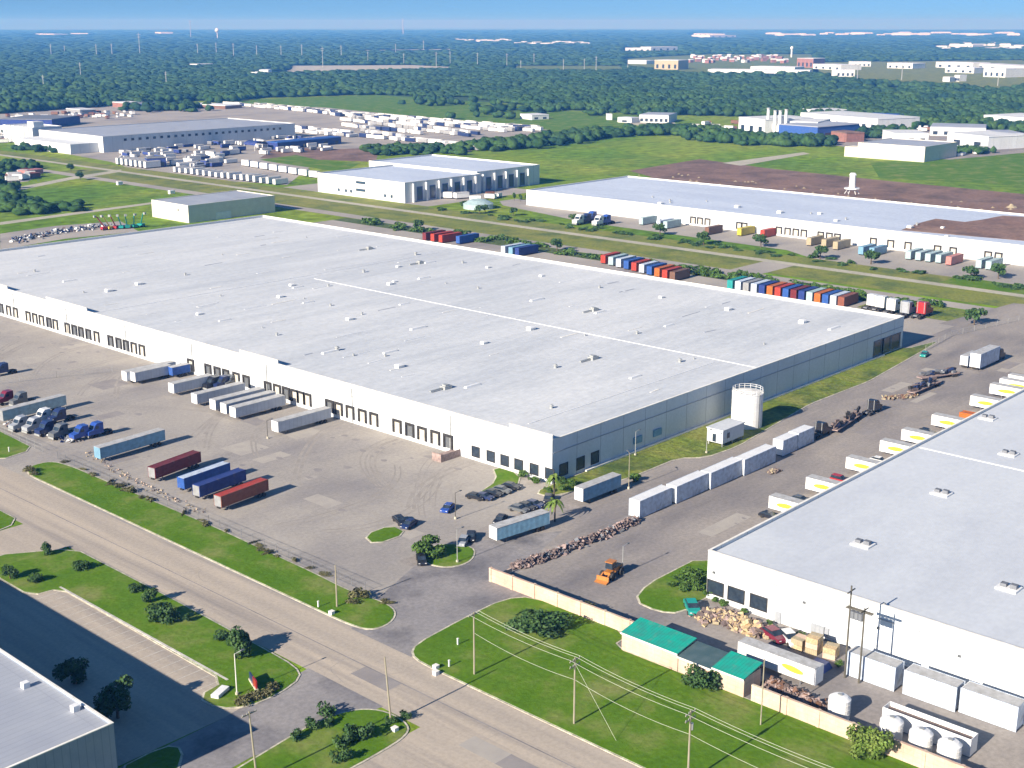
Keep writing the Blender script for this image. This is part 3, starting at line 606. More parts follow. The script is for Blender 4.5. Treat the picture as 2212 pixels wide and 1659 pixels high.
for i in range(22): small_far(F5, 1830+random.uniform(0, 380), random.uniform(120, 150), random.uniform(20, 60), 8, 'roofs among the far right trees', 'tiny pale roof among the trees near the right edge')
# stacks of the far plant
for i, (x, y, h) in enumerate([(548, 290, 26), (592, 292, 24), (625, 292, 24), (663, 292, 25), (640, 290, 18)]):
    X, Y = at(*F3(x, y)); t = thing('chimney_stack', ['leftmost of the white stacks at the far plant', 'second white stack at the far plant', 'third white stack at the far plant', 'rightmost tall white stack at the far plant', 'short white stack between the two right ones'][i], 'stack', (X, Y))
    MB().cyl(0, 0, 0, h, 1.7, 1.4, 10).build('shaft', M['white'], t); MB().cyl(0, 0, h*.97, h*1.02, 1.9, n=10).build('cap', M['galv'], t)
# water towers and masts
def water_tower(px, py, h, label, m='white', r=9):
    X, Y = at(px, py); t = thing('water_tower', label, 'water tower', (X, Y))
    b = MB(); b.cyl(0, 0, h-r*1.2, h-r*.5, 3, r, 16); b.cyl(0, 0, h-r*.498, h+r*.3, r, r, 16); b.cyl(0, 0, h+r*.302, h+r*.9, r, r*.3, 16); b.build('bowl', M[m], t)
    b = MB(); b.cyl(0, 0, 0, h-r*1.2, 2.6, 2.6, 10); b.build('stem', M[m], t)
water_tower(*F4(940, 100), 60, 'white bulb water tower on the horizon at left', r=15)
water_tower(*F5(1207, 178), 30, 'slim white water tower above the far wood at right', r=5)
def mast(px, py, h, label, r=.9, grp=None, lat=False):
    X, Y = at(px, py); t = thing('transmission_pole', label, 'power pole', (X, Y), yaw, grp)
    MB().tube((0, 0, 0), (0, 0, h), r, 6, r*.6).build('shaft', M['galv'], t)
    b = MB(); b.box(-r*.3, r*.3, -h*.09, h*.09, h*.90, h*.915); b.box(-r*.3, r*.3, -h*.07, h*.07, h*.80, h*.815); b.build('crossarm', M['galv'], t)
g_ = 'transmission poles over the far wood'; lb = 'pale transmission pole rising out of the far wood'
for q in [(222, 175, 40), (418, 175, 40), (485, 175, 42), (605, 170, 75), (855, 172, 40), (350, 272, 32), (720, 312, 28), (190, 322, 25), (1395, 222, 50), (1475, 182, 40), (1885, 222, 38), (1945, 216, 38), (2063, 222, 36), (2190, 226, 36), (1010, 180, 45), (1215, 175, 35), (1305, 178, 40), (1590, 205, 32), (1745, 212, 30), (935, 165, 40), (280, 165, 30), (1710, 165, 36), (1830, 150, 40), (1110, 175, 36)]:
    mast(*F4(*q[:2]), q[2], lb, grp=g_, r=.8 if q[1] > 200 else 1.2)
for q, l_ in [((1490, 292, 34), 'tall pale pole in front of the white cube-like building'), ((1683, 276, 32), 'tall pale pole on the far right field'), ((363, 245, 36), 'brightest transmission pole right of the horizon centre'),
              ((312, 238, 28), lb), ((222, 236, 26), lb), ((38, 242, 26), lb), ((95, 212, 30), lb), ((2098, 302, 28), 'pale pole near the right edge beyond the far wood'), ((500, 236, 22), lb)]:
    mast(*F5(*q[:2]), q[2], l_, grp=g_ if l_ is lb else None)
mast(*F4(825, 95), 130, 'very tall lattice mast on the horizon left of the water tower', r=3)
mast(*F4(1742, 80), 150, 'thin tower on the horizon near the middle', r=5)

# ------------------------------------------------------------ vehicle and container builders (local +X = length, origin at ground centre)
def make_trailer(L_=16.2, wd=2.6, side='trshade', front='white', h0=1.15, h1=4.05, gear=True, name='semi_trailer', label='', cat='trailer', logo=False):
    t = thing(name, label, cat); a = L_/2
    MB().box(-a+.05, a-.05, -wd/2, wd/2, h0, h1-.06).build('body', M[side], t)
    MB().box(-a+.02, a-.02, -wd/2-.03, wd/2+.03, h1-.058, h1).build('roof', M['trtop'], t)
    f = MB().box(-a, -a+.048, -wd/2, wd/2, h0-.05, h1-.06).build('front_panel', M[front], t)
    d = MB().box(a-.048, a, -wd/2, -.03, h0, h1-.1).box(a-.048, a, .03, wd/2, h0, h1-.1).build('rear_door', M['white'], t)
    MB().box(-a+.6, a-.3, -.55, .55, h0-.32, h0-.01).build('chassis', M['dark'], t)
    if gear:
        for x_ in (a-3.1, a-1.8):
            for s in (-1, 1): MB().wheel(x_, s*(wd/2-.3), .5, .55).build('wheel', M['dark'], t)
        MB().box(-a+2.8, -a+3.0, -1, -.85, 0.02, h0-.3).box(-a+2.8, -a+3.0, .85, 1, 0.02, h0-.3).build('landing_gear', M['steelgrey'], t)
    if logo:
        lg = []
        n = 14
        for s in (-1, 1):
            v = [(-3.2+2.1*math.cos(2*PI*i/n), s*(wd/2+.012), (h0+h1)/2+.55*math.sin(2*PI*i/n)+.15*math.cos(2*PI*i/n)) for i in range(n)]
            MB().add(v, [tuple(range(n)) if s > 0 else tuple(range(n-1, -1, -1))]).build('decal', M['logo'], t)
    return t
def make_container(L_=12.2, colour='red', h=2.9, h0=0., wd=2.5, chassis=False, label='', name='shipping_container', front=None, topm=None):
    t = thing(name, label, 'container'); a = L_/2
    MB().box(-a+.12, a-.12, -wd/2+.05, wd/2-.05, h0+.12, h0+h-.1).build('body', M[colour], t)
    b = MB()
    for sx in (-1, 1):
        for sy in (-1, 1): b.box(sx*a-(.15 if sx > 0 else 0), sx*a+(.15 if sx < 0 else 0), sy*wd/2-(.15 if sy > 0 else 0), sy*wd/2+(.15 if sy < 0 else 0), h0, h0+h)
    for sy in (-1, 1):
        y0 = sy*wd/2-(.13 if sy > 0 else 0); b.box(-a+.151, a-.151, y0, y0+.13, h0, h0+.15); b.box(-a+.151, a-.151, y0, y0+.13, h0+h-.14, h0+h)
    b.build('corner_frame', M[colour], t)
    MB().box(-a+.16, a-.16, -wd/2+.132, wd/2-.132, h0+h-.098, h0+h-.04).build('roof', M[topm or colour], t)
    MB().box(-a-.02, -a+.1, -wd/2+.16, wd/2-.16, h0+.16, h0+h-.15).build('door', M[front or colour], t)
    if chassis:
        MB().box(-a, a, -.5, .5, h0-.35, h0-.002).build('chassis', M['dark'], t)
        for x_ in (a-2.6, a-1.3):
            for s in (-1, 1): MB().wheel(x_, s*(wd/2-.3), .5, .5).build('wheel', M['dark'], t)
        MB().box(-a+2.3, -a+2.5, -1, -.8, .02, h0-.2).box(-a+2.3, -a+2.5, .8, 1, .02, h0-.2).build('landing_gear', M['steelgrey'], t)
    return t
def make_tractor(paint='c_white', label='', name='truck_tractor'):
    t = thing(name, label, 'truck')
    MB().profx([(-3.6, 1.0), (-3.6, 2.0), (-2.2, 2.25), (-1.6, 3.3), (-.9, 3.85), (.9, 3.85), (.9, 1.0)], -1.2, 1.2).build('cab', M[paint], t)
    MB().profx([(-2.17, 2.35), (-1.66, 3.2), (-1.60, 3.2), (-2.1, 2.35)], -1.05, 1.05).build('windscreen', M['black'], t)
    for s in (-1, 1):
        MB().box(-1.5, -.5, s*1.21-.015, s*1.21+.015, 2.4, 3.1).build('side_window', M['black'], t)
        MB().tube((.98, s*.9, 1.2), (.98, s*.9, 4.1), .09).build('exhaust_stack', M['galv'], t)
        MB().wheel(-2.7, s*1.05, .52, .32).build('wheel', M['dark'], t)
        for x_ in (1.9, 3.15): MB().wheel(x_, s*.95, .52, .6).build('wheel', M['dark'], t)
    MB().box(.92, 3.9, -.5, .5, .75, 1.05).build('chassis', M['steelgrey'], t)
    MB().box(1.9, 3.2, -.6, .6, 1.055, 1.25).build('fifth_wheel', M['dark'], t)
    MB().box(-3.75, -3.605, -1.15, 1.15, .45, .95).build('bumper', M['galv'], t)
    return t
def make_car(paint='c_black', label='', suv=False, name='parked_car', cat='car'):
    t = thing(name, label, cat); h = 1.75 if suv else 1.45
    MB().profx([(-2.3, .35), (-2.35, .7), (-2.1, .92), (-1.1, 1.0), (2.15, 1.0), (2.3, .8), (2.3, .35)], -.9, .9).build('body', M[paint], t)
    MB().profx([(-1.15, 1.002), (-.45, h), (1.3 if not suv else 1.95, h), (2.0 if not suv else 2.15, 1.002)], -.76, .76).build('cabin', M['black'], t)
    MB().box(-.4, 1.25 if not suv else 1.9, -.72, .72, h+.002, h+.05).build('roof', M[paint], t)
    for s in (-1, 1):
        for x_ in (-1.4, 1.4): MB().wheel(x_, s*.82, .33, .24).build('wheel', M['dark'], t)
        MB().box(-2.36, -2.3, s*.62-.16, s*.62+.16, .68, .8).build('headlight', M['c_white'], t)
    return t
# --- trailers docked at the warehouse
T0 = None
specs = [ # picture point of right-bottom front corner, length, side, label
 (A(825, 350), 17.5, 'trshade', 'semi-trailer, farthest left of those backed to the warehouse docks'),
 (A(880, 355), 13.0, 'trshade', 'semi-trailer directly in front of the blue box truck body at the docks'),
 (A(1130, 430), 14.0, 'trshade', 'semi-trailer with a bright white roof edge beside the dark truck tractors at the docks'),
 (A(1280, 500), 16.8, 'trshade', 'docked semi-trailer, first of the tight bunch of four'),
 (A(1400, 540), 17.2, 'trshade', 'docked semi-trailer, second of the tight bunch of four'),
 (A(1470, 565), 17.2, 'trshade', 'docked semi-trailer, third of the tight bunch of four'),
 (A(1530, 590), 17.2, 'trshade', 'docked semi-trailer, nearest and last of the tight bunch of four'),
 (A(1805, 685), 18.2, 'trshade', 'lone semi-trailer docked right of the bunch of four')]
tr = make_trailer(17.2)
for i, (q, L_, sd_, lab) in enumerate(specs):
    x_, y_ = at(*q)
    o = tr if i == 0 else dup(tr, (0, 0))
    o.scale = (L_/17.2, 1.08, .97); o.location = (x_+L_/2, y_+1.4, 0); o['label'] = lab; o['group'] = 'semi-trailers docked along the warehouse front'
x_, y_ = at(*A(1240, 290))
bt = make_trailer(6.5, side='blue', front='blue', h1=3.7, name='box_truck', cat='truck', label='small blue box body between the second docked trailer and the wall')
bt.location = (x_-3.2, y_+1.6, 0)
tk = make_tractor('c_black', 'black truck tractor beside the dock wall, left one of three'); tk.location = (*at(*A(1395, 375)), 0); tk['group'] = 'truck tractors at the docks'
for q, lab, pc in ((A(1455, 372), 'dark truck tractor beside the dock wall, middle one of three', 'c_navy'), (A(1515, 362), 'dark truck tractor beside the dock wall, right one of three', 'c_grey')):
    dup(tk, at(*q), .03, lab, recolor={'cab': M[pc]})
# --- containers on chassis and trailers along the fence
def cchassis(q0, q1, colour, lab, front='maroon', h0=1.15, h=2.75, topm=None):
    a, b_ = at(*q0), at(*q1); L_ = math.hypot(b_[0]-a[0], b_[1]-a[1]); an = math.atan2(b_[1]-a[1], b_[0]-a[0])
    t = make_container(L_, colour, h, h0, 2.5, True, lab, front=front, topm=topm); t['group'] = 'containers parked inside the fence'
    n = (-math.sin(an), math.cos(an)); t.location = ((a[0]+b_[0])/2+n[0]*1.3, (a[1]+b_[1])/2+n[1]*1.3, 0); t.rotation_euler = (0, 0, an); return t
cchassis(A(1012, 992), A(1308, 880), 'maroon', 'dark maroon container on a chassis parked inside the fence', 'grey')
cchassis(A(1200, 1062), A(1498, 955), 'blue', 'blue container with a white top rim parked inside the fence', 'blue', topm='white_shade')
cchassis(A(1300, 1112), A(1600, 1000), 'navy', 'dark blue container parked tight beside the white-rimmed blue one', 'grey')
cchassis(A(1440, 1182), A(1745, 1065), 'rust', 'rusty red container on a chassis, nearest the driveway of the four by the fence', 'grey', topm='red')
def strailer(q0, q1, side, lab, grp=None, h1=4.0, front='white', **k_):
    a, b_ = at(*q0), at(*q1); L_ = math.hypot(b_[0]-a[0], b_[1]-a[1]); an = math.atan2(b_[1]-a[1], b_[0]-a[0])
    t = make_trailer(L_, side=side, front=front, h1=h1, label=lab, **k_)
    n = (-math.sin(an), math.cos(an)); t.location = ((a[0]+b_[0])/2+n[0]*1.3, (a[1]+b_[1])/2+n[1]*1.3, 0); t.rotation_euler = (0, 0, an)
    if grp: t['group'] = grp
    return t
strailer(A(655, 860), A(1075, 735), 'sky', 'pale blue flat-topped trailer standing alone in the front yard', front='sky')
strailer(A(25, 612), A(435, 505), 'cyanw', 'pale blue trailer at the left picture edge behind the white tractors', front='grey')
for i, (q, pc, lab, rz_) in enumerate([((150, 640), 'c_silver', 'grey truck tractor, first of the row by the fence at left', .1), ((235, 650), 'c_silver', 'silver truck tractor, second of the row by the fence', .15), ((320, 670), 'c_navy', 'navy truck tractor, third of the row by the fence', .1),
        ((410, 690), 'c_grey', 'dark grey truck tractor, fourth of the row by the fence', .1), ((545, 700), 'c_blue', 'bright blue truck tractor at the right of the fence row', .05), ((640, 680), 'c_blue', 'second blue truck tractor, behind the bright blue one', .05),
        ((300, 590), 'c_white', 'white truck tractor behind the fence row', .1), ((400, 590), 'c_navy', 'navy truck tractor behind the fence row', .1), ((60, 470), 'c_maroon', 'maroon truck tractor near the left picture edge', .05), ((150, 480), 'c_grey', 'dark grey truck tractor near the left picture edge', .05),
        ((30, 285), 'c_navy', 'dark tractor alone in the yard at the left picture edge', 0)]):
    dup(tk, at(*A(*q)), rz_, lab, 'truck tractors by the fence', recolor={'cab': M[pc]})
# --- white units between the two warehouses
strailer(B(1008, 702), B(1350, 592), 'sky', 'long blue-white office trailer beside the parked cars', h1=3.9)
strailer(B(1565, 448), B(1812, 350), 'sky', 'blue-white trailer right of the palms near the warehouse corner', h1=4.2)
row = []
for (q0, q1, lab, col) in [(B(1932, 532), B(2150, 440), 'white tall container, nearest of the row between the warehouses', 'white_shade'), (Z(2, 2, 1420, 1040), Z(2, 2, 1690, 915), 'white tall container, second of the row between the warehouses', 'white_shade'),
        (Z(2, 2, 1715, 918), Z(2, 2, 1975, 790), 'white tall container, third of the row between the warehouses', 'white_shade'), (Z(2, 2, 2005, 800), Z(3, 2, 40, 670), 'white tall container, fourth of the row between the warehouses', 'white_shade'),
        (Z(3, 2, 125, 630), Z(3, 2, 245, 570), 'white container, fifth of the row, with a raised roof step', 'white_shade'), (Z(3, 2, 258, 565), Z(3, 2, 385, 500), 'white container, last of the row between the warehouses', 'white_shade')]:
    a, b_ = at(*q0), at(*q1); L_ = b_[0]-a[0]
    t = make_container(L_, col, 4.1, .15, 3.0, label=lab, front='white', topm='white'); t.location = ((a[0]+b_[0])/2, a[1]+1.5, 0); t['group'] = 'white containers between the warehouses'
    MB().box(-L_/2+.3, -L_/2+.7, -1.3, 1.3, 0, .145).box(L_/2-.7, L_/2-.3, -1.3, 1.3, 0, .145).build('skid', M['dark'], t)
# far end: white truck and flatbeds
x_, y_ = at(*Z(3, 1, 1830, 1550))
t = make_container(15, 'white_shade', 4.6, .9, 3.4, label='big white box load at the far end of the lane between the warehouses', front='white', topm='trtop'); t.location = (x_+7.5, y_+1.8, 0)
MB().box(-7, 7, -1, 1, .3, .898).build('skid', M['dark'], t)
t = make_container(9, 'white_shade', 3.2, .9, 2.6, label='lower white box beside the big one at the far end of the lane', front='white', topm='trtop'); t.location = (x_+4.5, y_+5.4, 0)
MB().box(-4, 4, -1, 1, .3, .898).build('skid', M['dark'], t)
def make_flatbed(L_, lab, load='debris'):
    t = thing('flatbed_trailer', lab, 'trailer', group='loaded flatbeds in the lane')
    MB().box(-L_/2, L_/2, -1.25, 1.25, 1.0, 1.25).build('deck', M['timber'], t)
    for x_ in (L_/2-2.6, L_/2-1.3):
        for s in (-1, 1): MB().wheel(x_, s*1, .5, .5).build('wheel', M['dark'], t)
    for i in range(int(L_*1.1)):
        MB().obox((random.uniform(-L_/2+1, L_/2-1), random.uniform(-.6, .6), 1.3+random.uniform(.3, 1.4)), random.uniform(1, 3.5), random.uniform(.3, .9), random.uniform(.3, 1.), random.uniform(-.5, .5), random.uniform(-.4, .4), random.uniform(-.3, .3)).build('load_piece', M[random.choice(['dark', 'steelgrey', 'c_navy', load])], t)
    return t
for (q0, q1, lab) in [(Z(3, 2, 590, 440), Z(3, 2, 810, 290), 'flatbed loaded with dark machinery, nearest in the lane'), (Z(3, 2, 1260, 110), Z(3, 2, 1490, 10), 'flatbed loaded with dark scrap, middle of the lane'),
                      (Z(3, 1, 1330, 1640), Z(3, 1, 1660, 1590), 'flatbed with brown and white load before the white boxes')]:
    a, b_ = at(*q0), at(*q1); t = make_flatbed(math.hypot(b_[0]-a[0], b_[1]-a[1]), lab); t.location = ((a[0]+b_[0])/2, (a[1]+b_[1])/2+1, 0); t.rotation_euler = (0, 0, math.atan2(b_[1]-a[1], b_[0]-a[0]))
for q, lab, pc in [(Z(3, 2, 450, 450), 'dark truck tractor right behind the last white container', 'c_black'), (Z(3, 2, 900, 250), 'dark truck tractor ahead of the nearest flatbed', 'c_black'), (Z(3, 1, 1980, 1450), 'dark truck tractor beside the big white box at the lane end', 'c_black')]:
    dup(tk, at(*q), PI, lab, recolor={'cab': M[pc]})
# --- white trailers backed up to the right warehouse
lt = make_trailer(14.6, side='white', logo=True)
fl = [((0, 1110), 'nearest'), ((310, 940), 'second'), ((650, 760), 'third'), ((940, 610), 'fourth'), ((1120, 510), 'fifth'), ((1380, 380), 'sixth'), ((1710, 210), 'seventh'), ((1850, 100), 'eighth'), ((1925, 50), 'ninth'), ((2000, 15), 'tenth')]
for i, (q, nm) in enumerate(fl):
    x_, y_ = at(*Z(3, 2, *q))
    o = lt if i == 0 else dup(lt, (0, 0))
    o.location = (x_+1.35, RY1+.4+7.5, 0); o.rotation_euler = (0, 0, -PI/2); o.scale = ((y_-RY1-.3)/15 if y_-RY1 > 12 else 1, 1.05, 1)
    o['label'] = f'white trailer with yellow-green decal backed to the right warehouse, {nm} from the front'; o['group'] = 'white trailers backed to the right warehouse'
for q, pc, lab, f_ in [(Z(3, 2, 620, 850), 'c_red', 'red pickup parked between two white trailers at the right warehouse', 1), (Z(3, 2, 280, 1020), 'c_grey', 'dark car by the trailers at the right warehouse', 0), (Z(3, 2, 1370, 430), 'c_black', 'black car between the fifth and sixth white trailers', 0), (Z(3, 2, 960, 680), 'c_white', 'small white car against the right warehouse', 0), (Z(3, 2, 10, 1160), 'c_black', 'dark car at the near end of the trailer row', 0)]:
    c = make_car(pc, lab, bool(f_)); c.location = (*at(*q), 0); c.rotation_euler = (0, 0, PI/2); c['group'] = 'cars by the right warehouse'
x_, y_ = at(*Z(3, 2, 1680, 330))
t = make_container(8, 'orange', 2.6, .2, 2.6, label='bright orange container between white trailers at the right warehouse'); t.location = (x_+1, y_-3, 0); t.rotation_euler = (0, 0, PI/2)
# --- parked cars
car = make_car('c_black', 'black car, first at the left end of the parking row'); car.location = (*at(*B(870, 400)), 0); car['group'] = 'cars in the parking row'
cs = [((925, 382), 'c_navy', 'second'), ((983, 360), 'c_black', 'third'), ((1041, 338), 'c_grey', 'fourth'), ((1100, 314), 'c_black', 'fifth')]
car.rotation_euler = (0, 0, PI/2+.2)
for q, pc, nm in cs: dup(car, at(*B(q[0], q[1]+18)), PI/2+.2, f'{pc[2:]} car, {nm} from the left in the parking row', recolor={'body': M[pc], 'roof': M[pc]})
for q, pc, lab, rz_ in [(B(690, 475), 'c_blue', 'dark blue car beside the lamp pole in the front lot', .4), (B(440, 580), 'c_navy', 'navy car at the grass island corner in the front lot', .3), (B(380, 555), 'c_black', 'black car nose to the navy one by the grass island', 1.2), (B(790, 690), 'c_silver', 'silver car behind the tree island', .5), (B(840, 660), 'c_black', 'black car next to the silver one behind the tree island', .7),
        (B(1030, 550), 'c_black', 'dark car near the end of the office trailer', .4), (B(1150, 480), 'c_grey', 'grey car behind the office trailer', 1.7), (B(1200, 465), 'c_black', 'black car behind the office trailer', 1.7), (B(1250, 450), 'c_navy', 'dark blue car behind the office trailer', 1.7), (B(1340, 415), 'c_black', 'black car by the palm behind the office trailer', .6),
        (B(520, 810), 'c_black', 'black car at the left tip of the tree island', .9), (Z(3, 1, 1350, 1420), 'c_teal', 'small teal and white car near the far corner of the warehouse', .2),
        (Cc(590, 820), 'c_maroon', 'maroon pickup among the crates by the white wall', 1.2), (Cc(690, 840), 'c_white', 'white pickup beside the maroon one', 1.0), (Cc(60, 640), 'c_teal', 'teal green car on the grass edge by the right warehouse', .8)]:
    big = 'pickup' in lab or 'teal green' in lab
    o = dup(car, at(*q), rz_, lab, 'loose parked cars', recolor={'body': M[pc], 'roof': M[pc]}, scale=1.25 if big else 1.05)
# --- containers behind the warehouse (far side), coloured row
def crow(pts, cols, grp, L_=12.2, ang=0., h=3.7, names=None, h0=.4):
    for i, (q, c) in enumerate(zip(pts, cols)):
        x_, y_ = at(*q)
        t = make_container(L_, c, h, h0, 2.6, label=names[i], front=c if c != 'blue' else 'blue'); t['group'] = grp
        MB().box(-L_/2+.2, L_/2-.2, -1, 1, .02, h0-.002).build('chassis', M['dark'], t)
        t.location = (x_+L_/2, y_+1.3, 0); t.rotation_euler = (0, 0, ang)
def along(p, q, n): return [(p[0]+(q[0]-p[0])*i/(n-1), p[1]+(q[1]-p[1])*i/(n-1)) for i in range(n)]
c1 = ['red', 'cyanw', 'white_shade', 'blue', 'red', 'white_shade', 'blue', 'orange', 'red', 'brown']
n1 = ['short red container at the left end of the first coloured row', 'pale container second in the first coloured row', 'white container left of the blue one in the first coloured row', 'bright blue container in the middle of the first coloured row',
      'pinkish red container right of the bright blue one, first row', 'white container in the middle of the first coloured row', 'dark blue container before the orange one, first row', 'orange container near the right of the first coloured row', 'deep red container second from the right, first row', 'brown container at the right end of the first coloured row']
crow(along(Z(2, 1, 800, 625), Z(2, 1, 1400, 775), 10), c1, 'first coloured container row behind the warehouse', names=n1, ang=.05)
c2 = ['teal', 'white_shade', 'grey', 'white_shade', 'navy', 'orange', 'red', 'blue', 'maroon', 'navy', 'cyanw', 'orange', 'blue', 'white_shade', 'rust']
n2 = [f'{d} container, {o} from the left in the second coloured row' for d, o in zip(['green', 'white', 'grey', 'white', 'navy', 'orange', 'red', 'blue', 'maroon', 'navy', 'pale', 'orange', 'long bright blue', 'white', 'rusty'], ['first', 'second', 'third', 'fourth', 'fifth', 'sixth', 'seventh', 'eighth', 'ninth', 'tenth', 'eleventh', 'twelfth', 'thirteenth', 'fourteenth', 'last'])]
crow(along(Z(2, 1, 1900, 850), Z(3, 1, 650, 1000), 15), c2, 'second coloured container row behind the warehouse', names=n2, ang=.03)
crow([Z(1, 1, 1470, 425), Z(1, 1, 1540, 435), Z(1, 1, 1610, 445), Z(1, 1, 1760, 455), Z(2, 1, -60, 545), Z(2, 1, 5, 555), Z(2, 1, 60, 560)], ['maroon', 'red', 'red', 'blue', 'white_shade', 'sky', 'navy'],
     'containers behind the far roof corner', names=['dark red container, left of three behind the roof corner', 'red container, middle of three behind the roof corner', 'red container, right of three behind the roof corner', 'bright blue container alone behind the roof', 'white container, first of three pale ones behind the roof', 'pale blue container, second of three behind the roof', 'navy container, last of three behind the roof'], L_=14)
wtr = None
for i, (q, pc) in enumerate([((900, 1010), 'c_white'), ((975, 1025), 'c_white'), ((1070, 1050), 'c_white'), ((1190, 1075), 'c_silver'), ((1330, 1080), 'c_red')]):
    dup(tk, at(*Z(3, 1, *q)), PI, [f'white truck tractor, {o} in the line at the far corner of the warehouse' for o in ('first', 'second', 'third')][i] if i < 3 else ['silver truck tractor before the red one at the far corner', 'bright red truck tractor at the far corner of the warehouse'][i-3], 'truck tractors at the far corner', recolor={'cab': M[pc]}, scale=1.5)
# --- trailers at the second-row warehouse
dt = [(1130, 290, 'cyanw'), (1280, 315, 'white_shade'), (1340, 322, 'cyanw'), (1700, 375, 'brown'), (1980, 385, 'yellow'), (2180, 400, 'red')]
dn = ['pale trailer, left of three before the long cream warehouse', 'pale trailer, middle of three before the long cream warehouse', 'pale trailer, right of three before the long cream warehouse', 'brown container before the long cream warehouse docks', 'yellow container before the long cream warehouse docks', 'red container before the long cream warehouse docks']
crow([Z(2, 1, x, y) for x, y, c in dt], [c for x, y, c in dt], 'trailers docked at the long cream warehouse', names=dn, L_=13)
d2 = [(370, 470, 'tan'), (500, 485, 'tan'), (600, 505, 'tan'), (820, 550, 'sky'), (915, 560, 'sky'), (1230, 590, 'cyanw'), (1315, 600, 'cyanw'), (1400, 612, 'cyanw'), (1490, 622, 'cyanw'), (1580, 640, 'pink'), (1840, 668, 'cyanw'), (1925, 680, 'cyanw')]
dn2 = ['tan trailer, first of three before the cream warehouse', 'tan trailer, second of three before the cream warehouse', 'tan trailer, third of three before the cream warehouse', 'blue-grey trailer, left of the pair before the cream warehouse', 'blue-grey trailer, right of the pair before the cream warehouse',
       'white-fronted trailer, first of the group next to the pink container', 'white-fronted trailer, second of the group next to the pink container', 'white-fronted trailer, third of the group next to the pink container', 'white-fronted trailer directly beside the pink container', 'pink-red container among the pale trailers', 'pale trailer, left of the last pair at the right', 'pale trailer, right of the last pair at the right']
crow([Z(3, 1, x, y) for x, y, c in d2], [c for x, y, c in d2], 'trailers docked at the long cream warehouse', names=dn2, L_=13)
for i, (x, y, c) in enumerate([(590, 280, 'c_white'), (650, 270, 'c_navy'), (700, 250, 'c_blue'), (760, 290, 'c_white'), (820, 280, 'c_blue')]):
    dup(tk, at(*Z(2, 1, x, y)), 0, ['white tractor at the left of the blue truck group behind the road', 'navy tractor in the blue truck group behind the road', 'bright blue tractor in the truck group behind the road', 'white tractor in the middle of the blue truck group', 'blue tractor at the right of the truck group behind the road'][i], 'truck group before the cream warehouse', recolor={'cab': M[c]}, scale=1.4)
# --- lower right yard
def white_box(q0, q1, h, lab, dx=3.2):
    a, b_ = at(*q0), at(*q1); L_ = math.hypot(b_[0]-a[0], b_[1]-a[1]); X = (a[0]+b_[0])/2
    t = make_container(L_, 'white_shade', h, .1, dx, label=lab, topm='trtop', front='white'); t['group'] = 'white containers along the right warehouse'
    MB().box(-L_/2+.3, -L_/2+.6, -1.3, 1.3, 0, .098).box(L_/2-.6, L_/2-.3, -1.3, 1.3, 0, .098).build('skid', M['dark'], t)
    t.location = (X+dx/2, (a[1]+b_[1])/2, 0); t.rotation_euler = (0, 0, -PI/2); return t
white_box(Cc(1048, 1058), Cc(1372, 1165), 4.3, 'white container by the twin wooden poles, leftmost of three')
white_box(Cc(1420, 1182), Cc(1765, 1300), 4.3, 'white container in the middle of the three along the white wall')
white_box(Cc(1795, 1292), Cc(2150, 1440), 4.3, 'white container at the right picture edge, last of three')
a = at(*Cc(330, 985)); b_ = at(*Cc(855, 1160)); L_ = a[1]-b_[1]
t = make_trailer(L_, side='white', logo=True, h1=3.9, h0=.95, label='long white trailer with a yellow decal parked behind the green-roofed shed'); t.location = (b_[0]+1.3, (a[1]+b_[1])/2, 0); t.rotation_euler = (0, 0, PI/2)
MB().box(-L_/2+2.4, -L_/2+2.5, -1.33, 1.33, 1.0, 3.85).build('body_joint', M['c_grey'], t)
a = at(*Cc(1275, 1385)); b_ = at(*Cc(1870, 1582)); L_ = a[1]-b_[1]
t = thing('open_top_bin', 'long low white open-top bin behind the row of white tanks', 'bin', ((a[0]+b_[0])/2, (a[1]+b_[1])/2))
b = MB(); b.box(0, .12, -L_/2, L_/2, .12, 3.); b.box(2.4, 2.52, -L_/2, L_/2, .12, 3.); b.box(.121, 2.399, -L_/2, -L_/2+.12, .12, 3.); b.box(.121, 2.399, L_/2-.12, L_/2, .12, 3.); b.build('side_wall', M['white'], t)
MB().box(-.05, 2.57, -L_/2-.05, L_/2+.05, 0, .118).build('base', M['c_grey'], t)
MB().box(.122, 2.398, -L_/2+.122, L_/2-.122, 1.9, 2.2).build('load', M['debris'], t)  # dark slab gives the open bin its dark inside
def make_tank(r, h, lab, m='white'):
    t = thing('storage_tank', lab, 'tank', group='white plastic tanks by the block wall')
    MB().cyl(0, 0, 0, h*.96, r, r, 24).build('tank_body', M[m], t, )
    b = MB(); b.cyl(0, 0, h*.961, h*1.07, r*.97, r*.72, 24); b.cyl(0, 0, h*1.071, h*1.12, r*.72, r*.25, 24); b.build('dome', M[m], t)
    MB().cyl(0, 0, h*1.121, h*1.18, r*.22, n=10).build('hatch', M['galv'], t)
    MB().cyl(0, 0, h*.5, h*.53, r*1.02, n=24).cyl(0, 0, h*.25, h*.28, r*1.02, n=24).cyl(0, 0, h*.75, h*.78, r*1.02, n=24).build('hoop', M['coping'], t)
    MB().box(-r-.25, -r+.02, -.15, .15, .2, .5).build('outlet', M['dark'], t)
    return t
tt = make_tank(1.75, 3.4, 'white tank standing apart, leftmost of four by the block wall'); tt.location = (*at(*Cc(1010, 1325)), 0)
for q, lab in ((Cc(1345, 1475), 'white tank right of the shrub, second of four by the block wall'), (Cc(1535, 1553), 'white tank, third of four by the block wall'), (Cc(1720, 1625), 'white tank, last of four by the block wall, nearest the corner')):
    dup(tt, at(*q), 1., lab)
